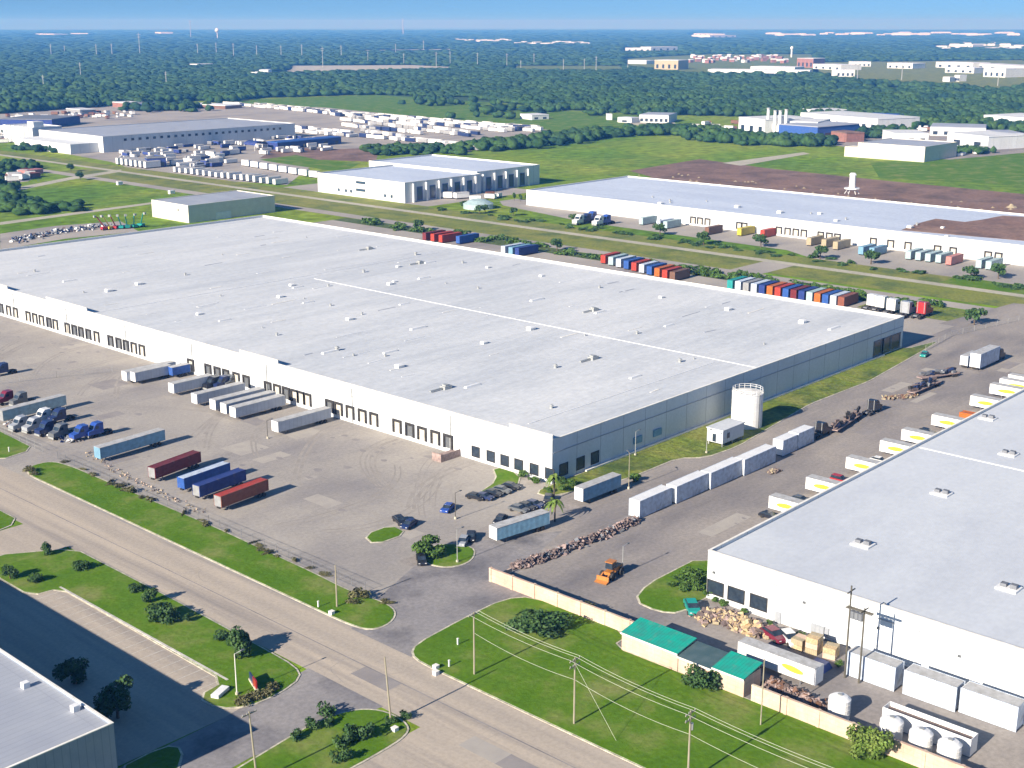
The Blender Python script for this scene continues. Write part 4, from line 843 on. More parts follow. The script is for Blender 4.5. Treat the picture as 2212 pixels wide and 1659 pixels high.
# big steel tank with rail, pump house
x_, y_ = at(1622, 922)
t = thing('water_tank', 'tall white round water tank with a railing beside the big warehouse', 'tank', (x_, y_+1.5))
R_ = 4.2; MB().cyl(0, 0, 0, 9.6, R_, R_, 32).build('tank_body', M['white'], t)
MB().cyl(0, 0, 9.602, 10.1, R_+.1, R_*.3, 32).build('roof', M['coping'], t)
for zz in (2.4, 4.8, 7.2): MB().cyl(0, 0, zz, zz+.06, R_+.03, n=32).build('seam', M['coping'], t)
for i in range(16):
    an = i*PI/8; MB().tube((R_*.97*math.cos(an), R_*.97*math.sin(an), 9.6), (R_*.97*math.cos(an), R_*.97*math.sin(an), 10.9), .06).build('rail_post', M['white'], t)
for zz in (10.3, 10.85):
    b = MB()
    for i in range(16): b.tube((R_*.97*math.cos(i*PI/8), R_*.97*math.sin(i*PI/8), zz), (R_*.97*math.cos((i+1)*PI/8), R_*.97*math.sin((i+1)*PI/8), zz), .05)
    b.build('handrail', M['white'], t)
b = MB(); b.tube((-1.2, -R_-.15, 0), (-1.2, -R_-.15, 10.8), .06); b.tube((-.7, -R_-.15, 0), (-.7, -R_-.15, 10.8), .06)
for i in range(26): b.box(-1.2, -.7, -R_-.18, -R_-.12, .4+i*.4, .44+i*.4)
b.build('ladder', M['galv'], t)
t = thing('pump_house', 'small white pump house with a dark doorway beside the round water tank', 'shed', (*at(*Z(2, 2, 1755, 540)),))
MB().box(0, 10, -2.2, 2.6, 1.1, 4.6).build('wall', M['wall'], t); MB().box(-.25, 10.25, -2.45, 2.85, 4.602, 4.85).build('roof', M['roof'], t)
for x_ in (.3, 5, 9.4):
    for y_ in (-2., 2.1): MB().box(x_, x_+.35, y_, y_+.35, 0, 1.098).build('leg', M['galv'], t)
MB().box(-.06, -.01, -.2, .9, 1.3, 3.4).build('door', M['black'], t); MB().box(2, 3.2, -2.26, -2.21, 2.2, 3.6).build('window', M['black'], t)
# front loader
x_, y_ = at(*B(1745, 905))
t = thing('wheel_loader', 'orange and yellow wheel loader on the asphalt between the warehouses', 'loader', (x_, y_), .15)
MB().profx([(.2, 1.1), (.2, 2.0), (3.1, 2.0), (3.4, 1.7), (3.4, 1.1)], -.95, .95).build('engine_hood', M['c_orange'], t)
MB().box(-.9, .9, -.8, .8, 2.002, 3.3, top=(.12, .1)).build('cab', M['black'], t); MB().box(-.95, .95, -.85, .85, 3.302, 3.45).build('cab_roof', M['c_orange'], t)
MB().box(-1.6, .19, -.7, .7, 1.0, 1.6).build('front_frame', M['c_orange'], t)
MB().profx([(-1.6, 1.5), (-3.0, .9), (-3.0, .6), (-1.6, 1.1)], -.9, -.65).profx([(-1.6, 1.5), (-3.0, .9), (-3.0, .6), (-1.6, 1.1)], .65, .9).build('lift_arm', M['c_orange'], t)
MB().profx([(-3.0, .2), (-4.1, .1), (-4.2, .25), (-3.3, .5), (-3.2, 1.3), (-3.0, 1.3)], -1.35, 1.35).build('bucket', M['c_orange'], t)
for x_ in (-1.3, 2.2):
    for s in (-1, 1): MB().wheel(x_, s*1.15, .78, .55, 16).build('wheel', M['dark'], t)

# ------------------------------------------------------------ block wall, sheds, piles
t = thing('block_wall', 'long tan block wall with buttress posts running from the driveway to the green-roofed shed', 'wall')
wx = 170.4
MB().box(wx, wx+.35, 126.4, 161.5, -.1, 2.7).build('panel', M['mason'], t)
MB().box(wx-.08, wx+.43, 126.35, 161.55, 2.702, 2.85).build('coping', M['mason'], t)
for i in range(7): MB().box(wx-.16, wx+.5, 127+i*5.7, 127.5+i*5.7, -.1, 2.95).build('post', M['mason'], t)
MB().box(wx+.6, wx+6, 161.2, 161.5, -.1, 1.).build('return_panel', M['mason'], t)
wx2 = 164.9
t = thing('block_wall', 'pinkish tan block wall running from the green-roofed shed to the lower right picture edge', 'wall')
MB().box(wx2, wx2+.35, 20, 98.2, -.1, 2.9).build('panel', M['mason'], t)
MB().box(wx2-.08, wx2+.43, 19.9, 98.2, 2.902, 3.05).build('coping', M['mason'], t)
for i in range(13): MB().box(wx2-.16, wx2+.5, 22+i*5.8, 22.5+i*5.8, -.1, 3.12).build('post', M['mason'], t)
def open_shed(y0, y1, roofm, lab, z0=3.6, z1=4.4, endm='mason'):
    t = thing('storage_shed', lab, 'shed', (wx2, y0)); L_ = y1-y0
    b = MB(); b.box(0, .35, .02, L_-.02, -.1, z0-.05); b.build('rear_wall', M['mason'], t)
    b = MB(); b.box(.36, 5, .02, .27, -.1, z0-.1); b.build('end_wall', M[endm], t)
    for i in range(4): MB().box(4.9, 5.1, .3+i*(L_-.8)/3, .5+i*(L_-.8)/3, 0, z1-.25).build('post', M['galv'], t)
    MB().add([(-.35, -.1, z0), (5.4, -.1, z1), (5.4, L_+.05, z1), (-.35, L_+.05, z0), (-.35, -.1, z0-.14), (5.4, -.1, z1-.14), (5.4, L_+.05, z1-.14), (-.35, L_+.05, z0-.14)],
             [(0, 1, 2, 3), (7, 6, 5, 4), (0, 4, 5, 1), (1, 5, 6, 2), (2, 6, 7, 3), (3, 7, 4, 0)]).build('roof', M[roofm], t)
    MB().box(-.42, -.352, -.1, L_+.05, z0-.3, z0-.02).build('gutter', M['coping'], t)
    return t
yA, yB, yC, yD = [at(*Z(2, 3, *q), 3.8)[1] for q in [(950, 470), (1420, 670), (1710, 790), (1990, 890)]]
open_shed(yB+.1, yA, 'greenroof', 'long green-roofed open shed built against the tan block wall')
open_shed(yC+.1, yB, 'darkroof', 'dark grey roofed bay between the two green-roofed sheds', 3.2, 3.9)
open_shed(yD, yC, 'greenroof', 'short green-roofed shed at the right end of the shed row', 3.6, 4.4)
def pile(name, label, cat, path, wd, h, n, mats, sz=(.4, 1.6), grp=None, kind=None):
    """a heap of many pieces, one object per tone group would be stuff; here: one thing with a few parts by colour"""
    t = thing(name, label, cat, (path[0][0], path[0][1]), 0, grp)
    if kind: t['kind'] = kind
    o = path[0]; bs = [MB() for _ in mats]
    for i in range(n):
        f_ = random.random()*(len(path)-1); k_ = int(f_); f_ -= k_
        x_ = path[k_][0]*(1-f_)+path[k_+1][0]*f_; y_ = path[k_][1]*(1-f_)+path[k_+1][1]*f_
        dx, dy = random.gauss(0, wd/3), random.gauss(0, wd/3); r = math.hypot(dx, dy)
        z_ = max(0, h*(1-r/(wd*.9)))*random.random()
        a_, b_, c_ = (random.uniform(*sz) for _ in range(3))
        if name == 'timber_pile': a_, b_, c_ = random.uniform(.3, 1.4), random.uniform(.3, 2.), random.uniform(.05, .9)
        random.choice(bs).obox((x_-o[0]+dx, y_-o[1]+dy, z_+.15), a_, b_*.6, c_*.35+.06, random.uniform(0, PI), random.uniform(-.9, .9), random.uniform(-.9, .9))
    for b, m in zip(bs, mats):
        if b.f: b.build('pile_layer', M[m], t)
    return t
pile('timber_pile', 'long low heap of broken pallets and timber along the lane before the white containers', 'debris pile', [at(*B(1130, 848)), at(*B(1300, 800)), at(*B(1500, 715)), at(*B(1700, 640)), at(*B(1915, 545))], 1.7, 1.5, 900, ['timber', 'debris', 'debris', 'debris', 'timber', 'steelgrey'], (.5, 1.9), kind='stuff')
pile('lumber_pile', 'jumble of yellow lumber and broken pallets below the warehouse windows', 'lumber pile', [at(*Cc(150, 690)), at(*Cc(260, 690)), at(*Cc(380, 740)), at(*Cc(520, 785))], 3.2, 1.3, 620, ['lumber', 'lumber', 'tan', 'timber', 'debris'], (.2, 2.2), kind='stuff')
pile('scrap_pile', 'brown scrap heap between the long white trailer and the block wall', 'debris pile', [at(*Cc(560, 1120)), at(*Cc(700, 1190)), at(*Cc(880, 1270))], 2.6, 1.3, 380, ['debris', 'timber', 'timber', 'brown'], (.3, 1.3), kind='stuff')
pile('scrap_pile', 'low brown rubble on the asphalt right of the flatbed lane', 'debris pile', [at(*Z(3, 2, 20, 770)), at(*Z(3, 2, 60, 760))], 2., .6, 60, ['debris', 'tan'], (.3, 1.), kind='stuff')
pile('scrap_pile', 'orange-brown rubble between the two flatbeds in the lane', 'debris pile', [at(*Z(3, 2, 1040, 130)), at(*Z(3, 2, 1260, 110))], 2.6, .8, 110, ['debris', 'tan', 'brown'], (.3, 1.2), kind='stuff')
pile('gravel_debris', 'dotted line of rubble along the fence by the parked containers', 'debris pile', [at(*A(560, 790)), at(*A(780, 930)), at(*A(1030, 1050)), at(*A(1300, 1180))], 2.0, .35, 110, ['tan', 'mason', 'debris'], (.2, .5), kind='stuff')
pile('scrap_pile', 'clutter of machine parts behind the fence at the left', 'debris pile', [at(*A(60, 610)), at(*A(300, 660)), at(*A(480, 720))], 3., 1.2, 170, ['steelgrey', 'c_white', 'c_navy', 'debris', 'c_silver'], (.3, 1.6), kind='stuff')
for i, (q, m_, lab) in enumerate([((760, 880), 'tan', 'pale tan crate stack, left of the three by the white wall'), ((850, 905), 'tan', 'yellow-brown crate stack, middle of the three by the white wall'), ((960, 935), 'tan', 'tan crate stack, right of the three by the white wall')]):
    t = thing('crate_stack', lab, 'crates', at(*Cc(*q)), .1*i)
    for k_ in range(2+i % 2):
        for j in range(2):
            MB().box(-1.3+j*1.32, -.05+j*1.32, -1.1, 1.1, k_*1.05, k_*1.05+.98).build('crate', M[['lumber', 'tan', 'mason'][(i+k_+j) % 3]], t)
t = thing('tarp_bundle', 'bright blue tarpaulin bundle behind the long white trailer', 'tarpaulin', at(*Cc(880, 1010)))
MB().box(-1.4, 1.6, -1.8, 1.6, 0, 1.1, top=(.4, .5)).build('tarpaulin', M['c_blue'], t); MB().box(-1.42, 1.62, -.2, -.1, .2, .9).build('strap', M['dark'], t)
# dumpsters
pile('scrap_pile', 'scattered equipment with green and red booms beyond the far roof edge at left', 'machinery', [at(*Z(0, 1, 60, 440)), at(*Z(0, 1, 500, 350)), at(*Z(0, 1, 900, 300))], 9, 2.2, 240, ['steelgrey', 'c_white', 'debris', 'c_silver', 'c_navy'], (.6, 2.6), kind='stuff')
for i, (q, c, lab) in enumerate([((905, 330), 'c_red', 'red boom lift, left one beyond the roof edge'), ((950, 325), 'c_yellow', 'yellow boom lift beyond the roof edge'), ((1000, 320), 'c_red', 'red scissor machine beyond the roof edge'), ((1050, 318), 'c_teal', 'green boom lift, first of four beyond the roof edge'), ((1100, 315), 'c_teal', 'green boom lift, second of four beyond the roof edge'), ((1160, 310), 'c_teal', 'green boom lift, third of four beyond the roof edge'), ((1220, 300), 'c_teal', 'green boom lift, nearest the cream shed')]):
    x_, y_ = at(*Z(0, 1, *q)); t = thing('boom_lift', lab, 'lift', (x_, y_), .3*i, 'boom lifts beyond the roof edge')
    MB().box(-1.8, 1.8, -1.2, 1.2, .6, 1.8).build('base', M[c], t); MB().tube((0, 0, 1.7), (-4.5, .6*i-1, 7.5), .32).tube((-4.5, .6*i-1, 7.5), (-5.6, .6*i-1, 8.), .3).build('boom', M[c], t)
    MB().box(-6.4, -5.3, .6*i-1.6, .6*i-.4, 7.4, 8.5).build('basket', M['galv'], t)
    for a_ in (-1.2, 1.2):
        for s in (-1, 1): MB().wheel(a_, s*1.1, .5, .4).build('wheel', M['dark'], t)

# ------------------------------------------------------------ poles, lamps, wires, fences, small things
def upole(X, Y, h, lab, arms=1, m='wood', lean=(0, 0), rz=0, trans=False, r=.17):
    t = thing('utility_pole', lab, 'utility pole', (X, Y), rz)
    MB().tube((0, 0, -.3), (lean[0], lean[1], h), r, 8, r*.7).build('pole', M[m], t)
    for k_ in range(arms):
        z_ = h-.5-k_*1.0; MB().box(lean[0]-1.25, lean[0]+1.25, lean[1]-.07, lean[1]+.07, z_, z_+.16).build('crossarm', M[m], t)
        for xx in (-1.1, -.4, .4, 1.1): MB().cyl(lean[0]+xx, lean[1], z_+.161, z_+.42, .07, .05, 6).build('insulator', M['galv'], t)
    if trans: MB().cyl(lean[0]+.42, lean[1], h-3.2, h-2.2, .28, n=10).build('transformer', M['galv'], t)
    return t
P = {'p1': (*at(*B(862, 1540)), 11.6), 'p2': (*at(1240, 1565), 11.6), 'p3': (138.6, 92.2, 11.8), 'p4': (*at(845, 1562), 11.6), 'p6': (*at(*Cc(505, 1385)), 11.6)}
upole(*P['p1'], 'grey wooden utility pole near the kerb on the grass corner by the driveway', 1)
upole(*P['p2'], 'pale utility pole with two crossarms and a guy wire in the middle of the grass', 2, trans=False)
upole(*P['p3'], 'utility pole with small transformer at the bottom edge of the grass', 2, trans=True)
upole(*P['p4'], 'pale utility pole on the small grass island in the road junction', 0, lean=(-.6, .4))
upole(*P['p6'], 'slender pole standing against the block wall beyond the short green shed', 0, r=.12)
X5, Y5 = at(556, 1690); upole(X5, Y5, 11.6, 'utility pole at the bottom picture edge, left of the junction', 1, lean=(-.5, .3))
X7, Y7 = at(728, 1312); upole(X7, Y7, 8.6, 'pole with a dark upper half on the tip of the long grass strip', 0)
wy = at(1826, 1462)
tw = thing('twin_pole', 'two tall dark poles joined by a transformer platform by the white warehouse wall', 'utility pole', at(*Cc(1050, 1075)))
dxy = (at(*Cc(1142, 1110))[0]-wy[0]*0-at(*Cc(1050, 1075))[0], at(*Cc(1142, 1110))[1]-at(*Cc(1050, 1075))[1])
MB().tube((0, 0, -.3), (0, 0, 16.8), .2, 8, .14).build('pole', M['wood_dark'], tw); MB().tube((dxy[0], dxy[1], -.3), (dxy[0], dxy[1], 13.6), .2, 8, .14).build('pole', M['wood_dark'], tw)
MB().tube((-.2, .6, 12.9), (dxy[0], dxy[1]-1.4, 12.9), .14).tube((.3, .6, 12.9), (dxy[0]+.4, dxy[1]-1.4, 12.9), .14).build('platform_beam', M['wood_dark'], tw)
for k_ in range(3):
    f_ = .22+k_*.28; MB().cyl(dxy[0]*f_, dxy[1]*f_, 11.2, 12.5, .42, n=10).build('transformer', M['steelgrey'], tw)
MB().box(-1.3, 1.3, -.08, .08, 15.8, 15.95).build('crossarm', M['wood_dark'], tw)
MB().box(dxy[0]-1.3, dxy[0]+1.3, dxy[1]-.08, dxy[1]+.08, 13.2, 13.35).build('crossarm', M['wood_dark'], tw)
def wire(p, q, sag, lab, r=.035):
    b = MB(); n = 14; prev = None
    for i in range(n+1):
        f_ = i/n; c = (p[0]+(q[0]-p[0])*f_-p[0], p[1]+(q[1]-p[1])*f_-p[1], p[2]+(q[2]-p[2])*f_-4*sag*f_*(1-f_))
        if prev: b.tube(prev, c, r, 4)
        prev = c
    o = b.build('overhead_wire', M['wire'], None); o.location = (p[0], p[1], 0); return tag(o, lab, 'wire', 'overhead wires along the grass')
def top(k_, dx=0, dz=0): p = P[k_]; return (p[0]+dx, p[1], p[2]+dz)
P['p0'] = (138.6, 64., 11.8)
for a, b_, nm in (('p1', 'p2', 'between the driveway corner pole and the middle pole'), ('p2', 'p3', 'between the middle pole and the pole with the transformer'), ('p3', 'p0', 'from the transformer pole out of the lower right corner')):
    for dx, dn_ in ((-1.1, 'road-side'), (.4, 'middle'), (1.1, 'wall-side')):
        wire(top(a, dx, -.1), top(b_, dx, -.1), .5, f'{dn_} overhead wire {nm}', .03)
    wire(top(a, 0, -3.8), top(b_, 0, -3.8), .7, f'lower cable {nm}', .03)
p2 = P['p2']; o = wire((p2[0], p2[1], p2[2]-1), (p2[0]+.5, p2[1]-8, .1), 0, 'slanting guy wire of the middle pole on the grass', .03)
def lamp(X, Y, h, lab, m='galv', rz=0., arm=1.4):
    t = thing('lamp_post', lab, 'lamp post', (X, Y), rz)
    MB().cyl(0, 0, 0, .6, .28, n=8).build('base', M['kerb'], t); MB().tube((0, 0, .5), (0, 0, h), .1, 6, .07).build('pole', M[m], t)
    MB().tube((0, 0, h-.05), (arm, 0, h+.1), .05).build('arm', M[m], t); MB().box(arm-.1, arm+.55, -.16, .16, h, h+.16).build('lamp_head', M['c_grey'], t)
lamp(*at(*B(740, 530)), 6.2, 'lamp post beside the dark blue car in the front lot', 'wood_dark')
lamp(*at(*B(752, 812)), 7.2, 'pale lamp post on the tree island in the front lot')
lamp(*at(*B(1862, 335)), 9., 'lamp post beside the trailer right of the palms', 'wood', rz=1)
lamp(*at(*B(1822, 885)), 6, 'lamp post beside the wheel loader')
lamp(*at(*Z(2, 2, 1680, 600)), 6, 'white lamp post on the grass strip before the pump house')
lamp(*at(*Z(2, 2, 1065, 620)), 6.5, 'white lamp post against the shaded warehouse wall')
lamp(*at(512, 1502), 7.5, 'pale lamp post at the corner of the small parking strip', 'coping')
lamp(*at(*A(1735, 700)), 5, 'dark lamp post in front of the lone docked trailer', 'wood_dark')
# chain-link fence
def fence(path, lab, h=2.0, step=4., m='galv'):
    t = thing('chain_link_fence', lab, 'fence', path[0]); o = path[0]; b = MB(); pb = MB(); n_ = 0
    for a, c in zip(path, path[1:]):
        L_ = math.hypot(c[0]-a[0], c[1]-a[1]); k_ = max(1, int(L_/step))
        for z_ in (.15, h*.5, h): b.tube((a[0]-o[0], a[1]-o[1], z_), (c[0]-o[0], c[1]-o[1], z_), .025, 4)
        for i in range(k_*10):
            f_ = i/(k_*10); x_ = a[0]+(c[0]-a[0])*f_-o[0]; y_ = a[1]+(c[1]-a[1])*f_-o[1]; b.tube((x_, y_, .1), (x_, y_, h), .012, 3)
        for i in range(k_+1):
            f_ = i/k_; x_ = a[0]+(c[0]-a[0])*f_-o[0]; y_ = a[1]+(c[1]-a[1])*f_-o[1]
            if n_ < 90: MB().tube((x_, y_, 0), (x_, y_, h+.15), .05, 5).build('post', M[m], t)
            n_ += 1
    b.build('mesh_panel', M[m], t)
fence([(150.6, 176), (150.8, 228), (150.7, 293)], 'chain-link fence between the long grass strip and the front yard', m='steelgrey')
fence([(150.9, 301), (151.6, 350)], 'chain-link fence by the tractors at the left picture edge')
fence([(169.8, 372.5), (190, 365), (205, 357.8)], 'low fence across the yard behind the left trailers', step=8)
fence([(404, 181.2), (430, 184), (470, 176)], 'fence line beyond the far corner of the warehouse', step=6)
t = thing('sign_board', 'small red and blue entrance sign on the lower left grass island', 'sign', at(548, 1483), 1.2)
MB().box(-1.9, 0, -.12, .12, .5, 1.9).build('panel', M['c_red'], t); MB().box(0.001, 2.2, -.12, .12, .5, 1.7).build('panel', M['c_navy'], t); MB().box(-2, 2.3, -.25, .25, 0, .498).build('base', M['kerb'], t)
t = thing('utility_cabinet', 'low white slab-like cabinet on the grass left of the entrance sign', 'cabinet', at(476, 1500), .4)
MB().box(-1.7, 1.7, -.7, .7, .12, .75).build('housing', M['white'], t); MB().box(-1.8, 1.8, -.8, .8, 0, .118).build('plinth', M['kerb'], t)
for q, lab in [(Z(1, 3, 655, 335), 'white box beside the kerb on the tip of the long grass strip'), (Z(1, 3, 540, 275), 'white marker left of the white box on the grass strip'), (Z(1, 3, 1555, 805), 'white box by the kerb on the large grass corner'), (Z(1, 3, 1670, 790), 'thin white marker by the kerb on the large grass corner'), (Z(1, 3, 1745, 600), 'small white marker in the middle of the large grass corner'), (Z(1, 3, 1200, 1345), 'pale box at the foot of the junction island pole'), (Z(1, 3, 1555, 855), 'white box on the kerb edge of the large grass corner'), (Z(0, 2, 80, 590), 'white marker on the grass at the left picture edge')]:
    thin = 'marker' in lab; t = thing('utility_marker', lab, 'marker', at(*q)); s = .12 if thin else .42
    MB().box(-s, s, -s, s, 0, 1.3 if thin else .7).build('body', M['white'], t); MB().box(-s-.04, s+.04, -s-.04, s+.04, (1.3 if thin else .7)+.002, (1.3 if thin else .7)+.1).build('cap', M['coping'], t)
# parking stripes in the strip at lower left and joints
b = MB()
for i in range(20): b.box(105.6, 111.4, 167.5+i*2.75, 167.62+i*2.75, .034, .038)
tag(b.build('parking_stripes', M['paint'], None), kind='structure')
b = MB(); b.prism([(111.5, 166.5), (111.95, 166.5), (111.95, 221.5), (111.5, 221.5)], .0, .2); tag(b.build('kerb', M['paint']), kind='structure')
b = MB()
for p_, q_ in [((199, 190), (199, 210)), ((203, 190), (203, 210))]: pass
# road edge lines: long joint down the middle
b = MB(); b.box(130.6, 130.8, -100, 400, .034, .037); tag(b.build('road_joint', M['drive']), kind='structure')
pm = [mat('patched_concrete', (.41, .375, .33), (.36, .33, .295), scale=.3, spec=.1), mat('patched_asphalt', (.25, .23, .225), (.30, .275, .26), scale=.3, spec=.1)]
for i in range(46):
    if i < 30: x_, y_ = random.uniform(156, 208), random.uniform(185, 440); a_, b_ = random.choice([(9, 9), (4.5, 9), (9, 4.5), (3, 2)]); x_ = 138.5+round((x_-138.5)/9)*9; y_ = 126+round((y_-126)/9)*9; z_ = .0212+i*2e-4
    elif i < 40: x_, y_ = random.uniform(176, 400), random.uniform(142, 168); a_, b_ = random.uniform(3, 16), random.uniform(1.5, 5); z_ = .0262+i*1e-4
    else: x_, y_ = random.choice([123.5, 127.2, 131]), random.uniform(100, 400); a_, b_ = 3.6, 9; z_ = .031+i*1e-4
    sheet('pavement_patch', rect(x_, x_+a_, y_, y_+b_), z_, pm[random.random() < (.55 if i < 40 else .3)])
cb = MB()
for i in range(60):
    if i < 34: x_, y_, z_ = random.uniform(155, 215), random.uniform(180, 450), .0335
    elif i < 48: x_, y_, z_ = random.uniform(124, 138), random.uniform(70, 400), .036
    else: x_, y_, z_ = random.uniform(180, 400), random.uniform(140, 170), .0335
    an = random.uniform(0, PI); 
    for k_ in range(random.randint(4, 10)):
        L_ = random.uniform(.8, 2.6); an += random.gauss(0, .5); nx, ny = x_+L_*math.cos(an), y_+L_*math.sin(an)
        if 124 < nx < 138 or i < 34 or i >= 48: cb.add([(x_-.045*math.sin(an), y_+.045*math.cos(an), z_), (x_+.045*math.sin(an), y_-.045*math.cos(an), z_), (nx+.045*math.sin(an), ny-.045*math.cos(an), z_), (nx-.045*math.sin(an), ny+.045*math.cos(an), z_)], [(0, 1, 2, 3)])
        x_, y_ = nx, ny; z_ += 1e-5
tag(cb.build('pavement_cracks', M['track']), kind='structure')
ob = MB()
for i in range(120):
    x_, y_ = (random.uniform(205, 219), random.uniform(200, 450)) if i < 60 else ((random.uniform(160, 205), random.uniform(180, 420)) if i < 90 else (random.uniform(180, 400), random.uniform(140, 172)))
    n = 9; rr = random.uniform(.25, 1.1); ob.add([(x_+rr*random.uniform(.6, 1.3)*math.cos(2*PI*k_/n), y_+rr*random.uniform(.6, 1.3)*1.4*math.sin(2*PI*k_/n), .0345+i*1e-5) for k_ in range(n)], [tuple(range(n))])
tag(ob.build('oil_stains', pm[1]), kind='structure')
# tyre stains where trucks swing to the docks
stz = [.0225]
def stain(name, pts, wd):
    b = MB(); L_ = []; stz[0] += .0004
    for i, p in enumerate(pts):
        a = pts[max(0, i-1)]; c = pts[min(len(pts)-1, i+1)]; d = (c[0]-a[0], c[1]-a[1]); l = math.hypot(*d) or 1; n = (-d[1]/l*wd/2, d[0]/l*wd/2)
        L_ += [(p[0]+n[0], p[1]+n[1], stz[0]), (p[0]-n[0], p[1]-n[1], stz[0])]
    b.add(L_, [(2*i, 2*i+1, 2*i+3, 2*i+2) for i in range(len(pts)-1)]); o = b.build(name, M['track']); tag(o, kind='structure')
def curve(p, c, q, n=12): return [((1-t_)**2*p[0]+2*t_*(1-t_)*c[0]+t_*t_*q[0], (1-t_)**2*p[1]+2*t_*(1-t_)*c[1]+t_*t_*q[1]) for t_ in [i/n for i in range(n+1)]]
for i in range(20):
    y_ = random.choice([200, 215, 223, 240, 262, 280, 300, 330, 350, 358, 372, 388, 395, 420, 430])+random.uniform(-3, 3)
    e = random.uniform(-38, -14)
    cx_ = random.uniform(198, 212); ex_ = random.uniform(180, 196); wd_ = random.uniform(.2, .9)
    for d in (0, 1.9): stain('tyre_marks', curve((219.5, y_+d), (cx_, y_+d+1), (ex_, y_+e*.8+d)), wd_)
for (p_, c_, q_) in [((160, 330), (185, 335), (200, 300)), ((175, 350), (200, 350), (214, 330)), ((160, 215), (190, 205), (205, 225)), ((165, 205), (180, 192), (205, 210))]:
    for d in (0, 2): stain('tyre_marks', curve((p_[0], p_[1]+d), (c_[0], c_[1]+d), (q_[0], q_[1]+d)), .35)

# ------------------------------------------------------------ trees and shrubs
def leaf_arrays(blobs, n, size):
    """blobs: (cx,cy,cz,rx,ry,rz); n small faces spread through them, denser near the skin"""
    blobs = np.array(blobs, float); vol = blobs[:, 3]*blobs[:, 4]*blobs[:, 5]; k = rng.choice(len(blobs), n, p=vol/vol.sum())
    d = rng.normal(size=(n, 3)); d /= np.linalg.norm(d, axis=1)[:, None]; r = rng.uniform(.35, 1.05, (n, 1))**.6
    c = blobs[k, :3]+d*r*blobs[k, 3:6]; c[:, 2] = np.maximum(c[:, 2], size*.4)
    nrm = d+rng.normal(scale=.6, size=(n, 3)); nrm /= np.linalg.norm(nrm, axis=1)[:, None]
    u = np.cross(nrm, rng.normal(size=(n, 3))); u /= np.linalg.norm(u, axis=1)[:, None]; v = np.cross(nrm, u)
    s = size*rng.uniform(.6, 1.4, (n, 1)); V = np.stack([c+u*s, c+v*s*.7, c-u*s, c-v*s*.7], 1).reshape(-1, 3)
    return V, np.arange(4*n).reshape(-1, 4)
def make_tree(h, r, m='leaf', n=1400, size=.35, name='tree', label='', cat='tree', lobes=9, low=.3, trunk=True):
    t = thing(name, label, cat); bl = []
    for i in range(lobes):
        a = random.uniform(0, 2*PI); q = random.uniform(.1, .75)*r; z_ = random.uniform(low*h+.2*h, h*.82)
        k = random.uniform(.3, .52); bl.append((q*math.cos(a), q*math.sin(a), z_, r*k, r*k, h*(1-low)*k*.6))
    V, Fc = leaf_arrays(bl, n, size); npmesh('crown', V, Fc, M[m], t)
    if trunk:
        b = MB(); b.tube((0, 0, -.2), (.1, .05, h*.5), r*.07+.06, 7, r*.04+.04)
        for i in range(4):
            q = bl[i]; b.tube((.08, .04, h*.35), (q[0]*.8, q[1]*.8, q[2]), r*.035+.03, 5, .03)
        b.build('trunk', M['bark'], t)
    return t
def palm(h, label, X, Y):
    t = thing('palm_tree', label, 'palm', (X, Y)); MB().tube((0, 0, -.1), (.2, .1, h), .2, 8, .15).build('trunk', M['bark'], t)
    V = []; Fq = []
    for k in range(26):
        a = random.uniform(0, 2*PI); el = random.uniform(-.2, 1.1); L_ = random.uniform(2., 2.7); pr = None
        for j in range(6):
            f_ = j/5; x_ = L_*f_*math.cos(el)*(1); z_ = L_*f_*math.sin(el)-1.6*f_*f_*f_*1.2
            wd = .42*math.sin(PI*min(.98, f_*.85+.12)); c = (.2+x_*math.cos(a), .1+x_*math.sin(a), h+z_); nn = (-math.sin(a)*wd, math.cos(a)*wd, 0)
            V += [(c[0]+nn[0], c[1]+nn[1], c[2]-.12), c, (c[0]-nn[0], c[1]-nn[1], c[2]-.12)]
            if j: n_ = len(V); Fq += [(n_-6, n_-5, n_-2, n_-3), (n_-5, n_-4, n_-1, n_-2)]
    npmesh('crown', np.array(V), np.array(Fq), M['leafy'], t); return t
palm(4.6, 'palm tree between the office trailer and the lane, the nearer of two', *at(*B(1383, 545)))
palm(5.2, 'palm tree at the warehouse corner, the farther of two', *at(*B(1378, 400)))
def put(t, q, rz=0.):
    t.location = (*at(*q), 0); t.rotation_euler = (0, 0, rz); return t
put(make_tree(4.2, 3.8, 'leaf', 1500, .3, label='spreading green tree on the grass island in the front lot', low=.1), B(590, 780))
bt_ = put(make_tree(3.8, 4.4, 'leafd', 2600, .28, label='wide dark bushy tree on the grass before the tan block wall', low=.0, lobes=16), B(1300, 1255), yaw-PI/2); bt_.scale = (1.45, 1, .85)
put(make_tree(2.6, 1.6, 'leafb', 500, .2, name='shrub', label='brown shrub leaning on the tan block wall', cat='shrub', low=0), B(1600, 1150))
put(make_tree(4., 3.2, 'leafd', 1700, .26, name='shrub', label='dark green shrub against the block wall left of the short green shed', cat='shrub', low=0, lobes=12), Cc(110, 1145))
sh_ = put(make_tree(5., 3.6, 'leafy', 2600, .26, name='shrub', label='light green shrub between the white tanks and the grass', cat='shrub', low=0, lobes=12), Cc(1230, 1505)); sh_.location = (162.6, 75.8, 0)
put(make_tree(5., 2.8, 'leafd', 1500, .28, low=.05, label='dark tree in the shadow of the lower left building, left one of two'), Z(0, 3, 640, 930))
put(make_tree(6.4, 3.4, 'leafd', 2200, .3, low=.05, label='dark tree in the shadow of the lower left building, right one of two'), Z(0, 3, 1020, 1230))
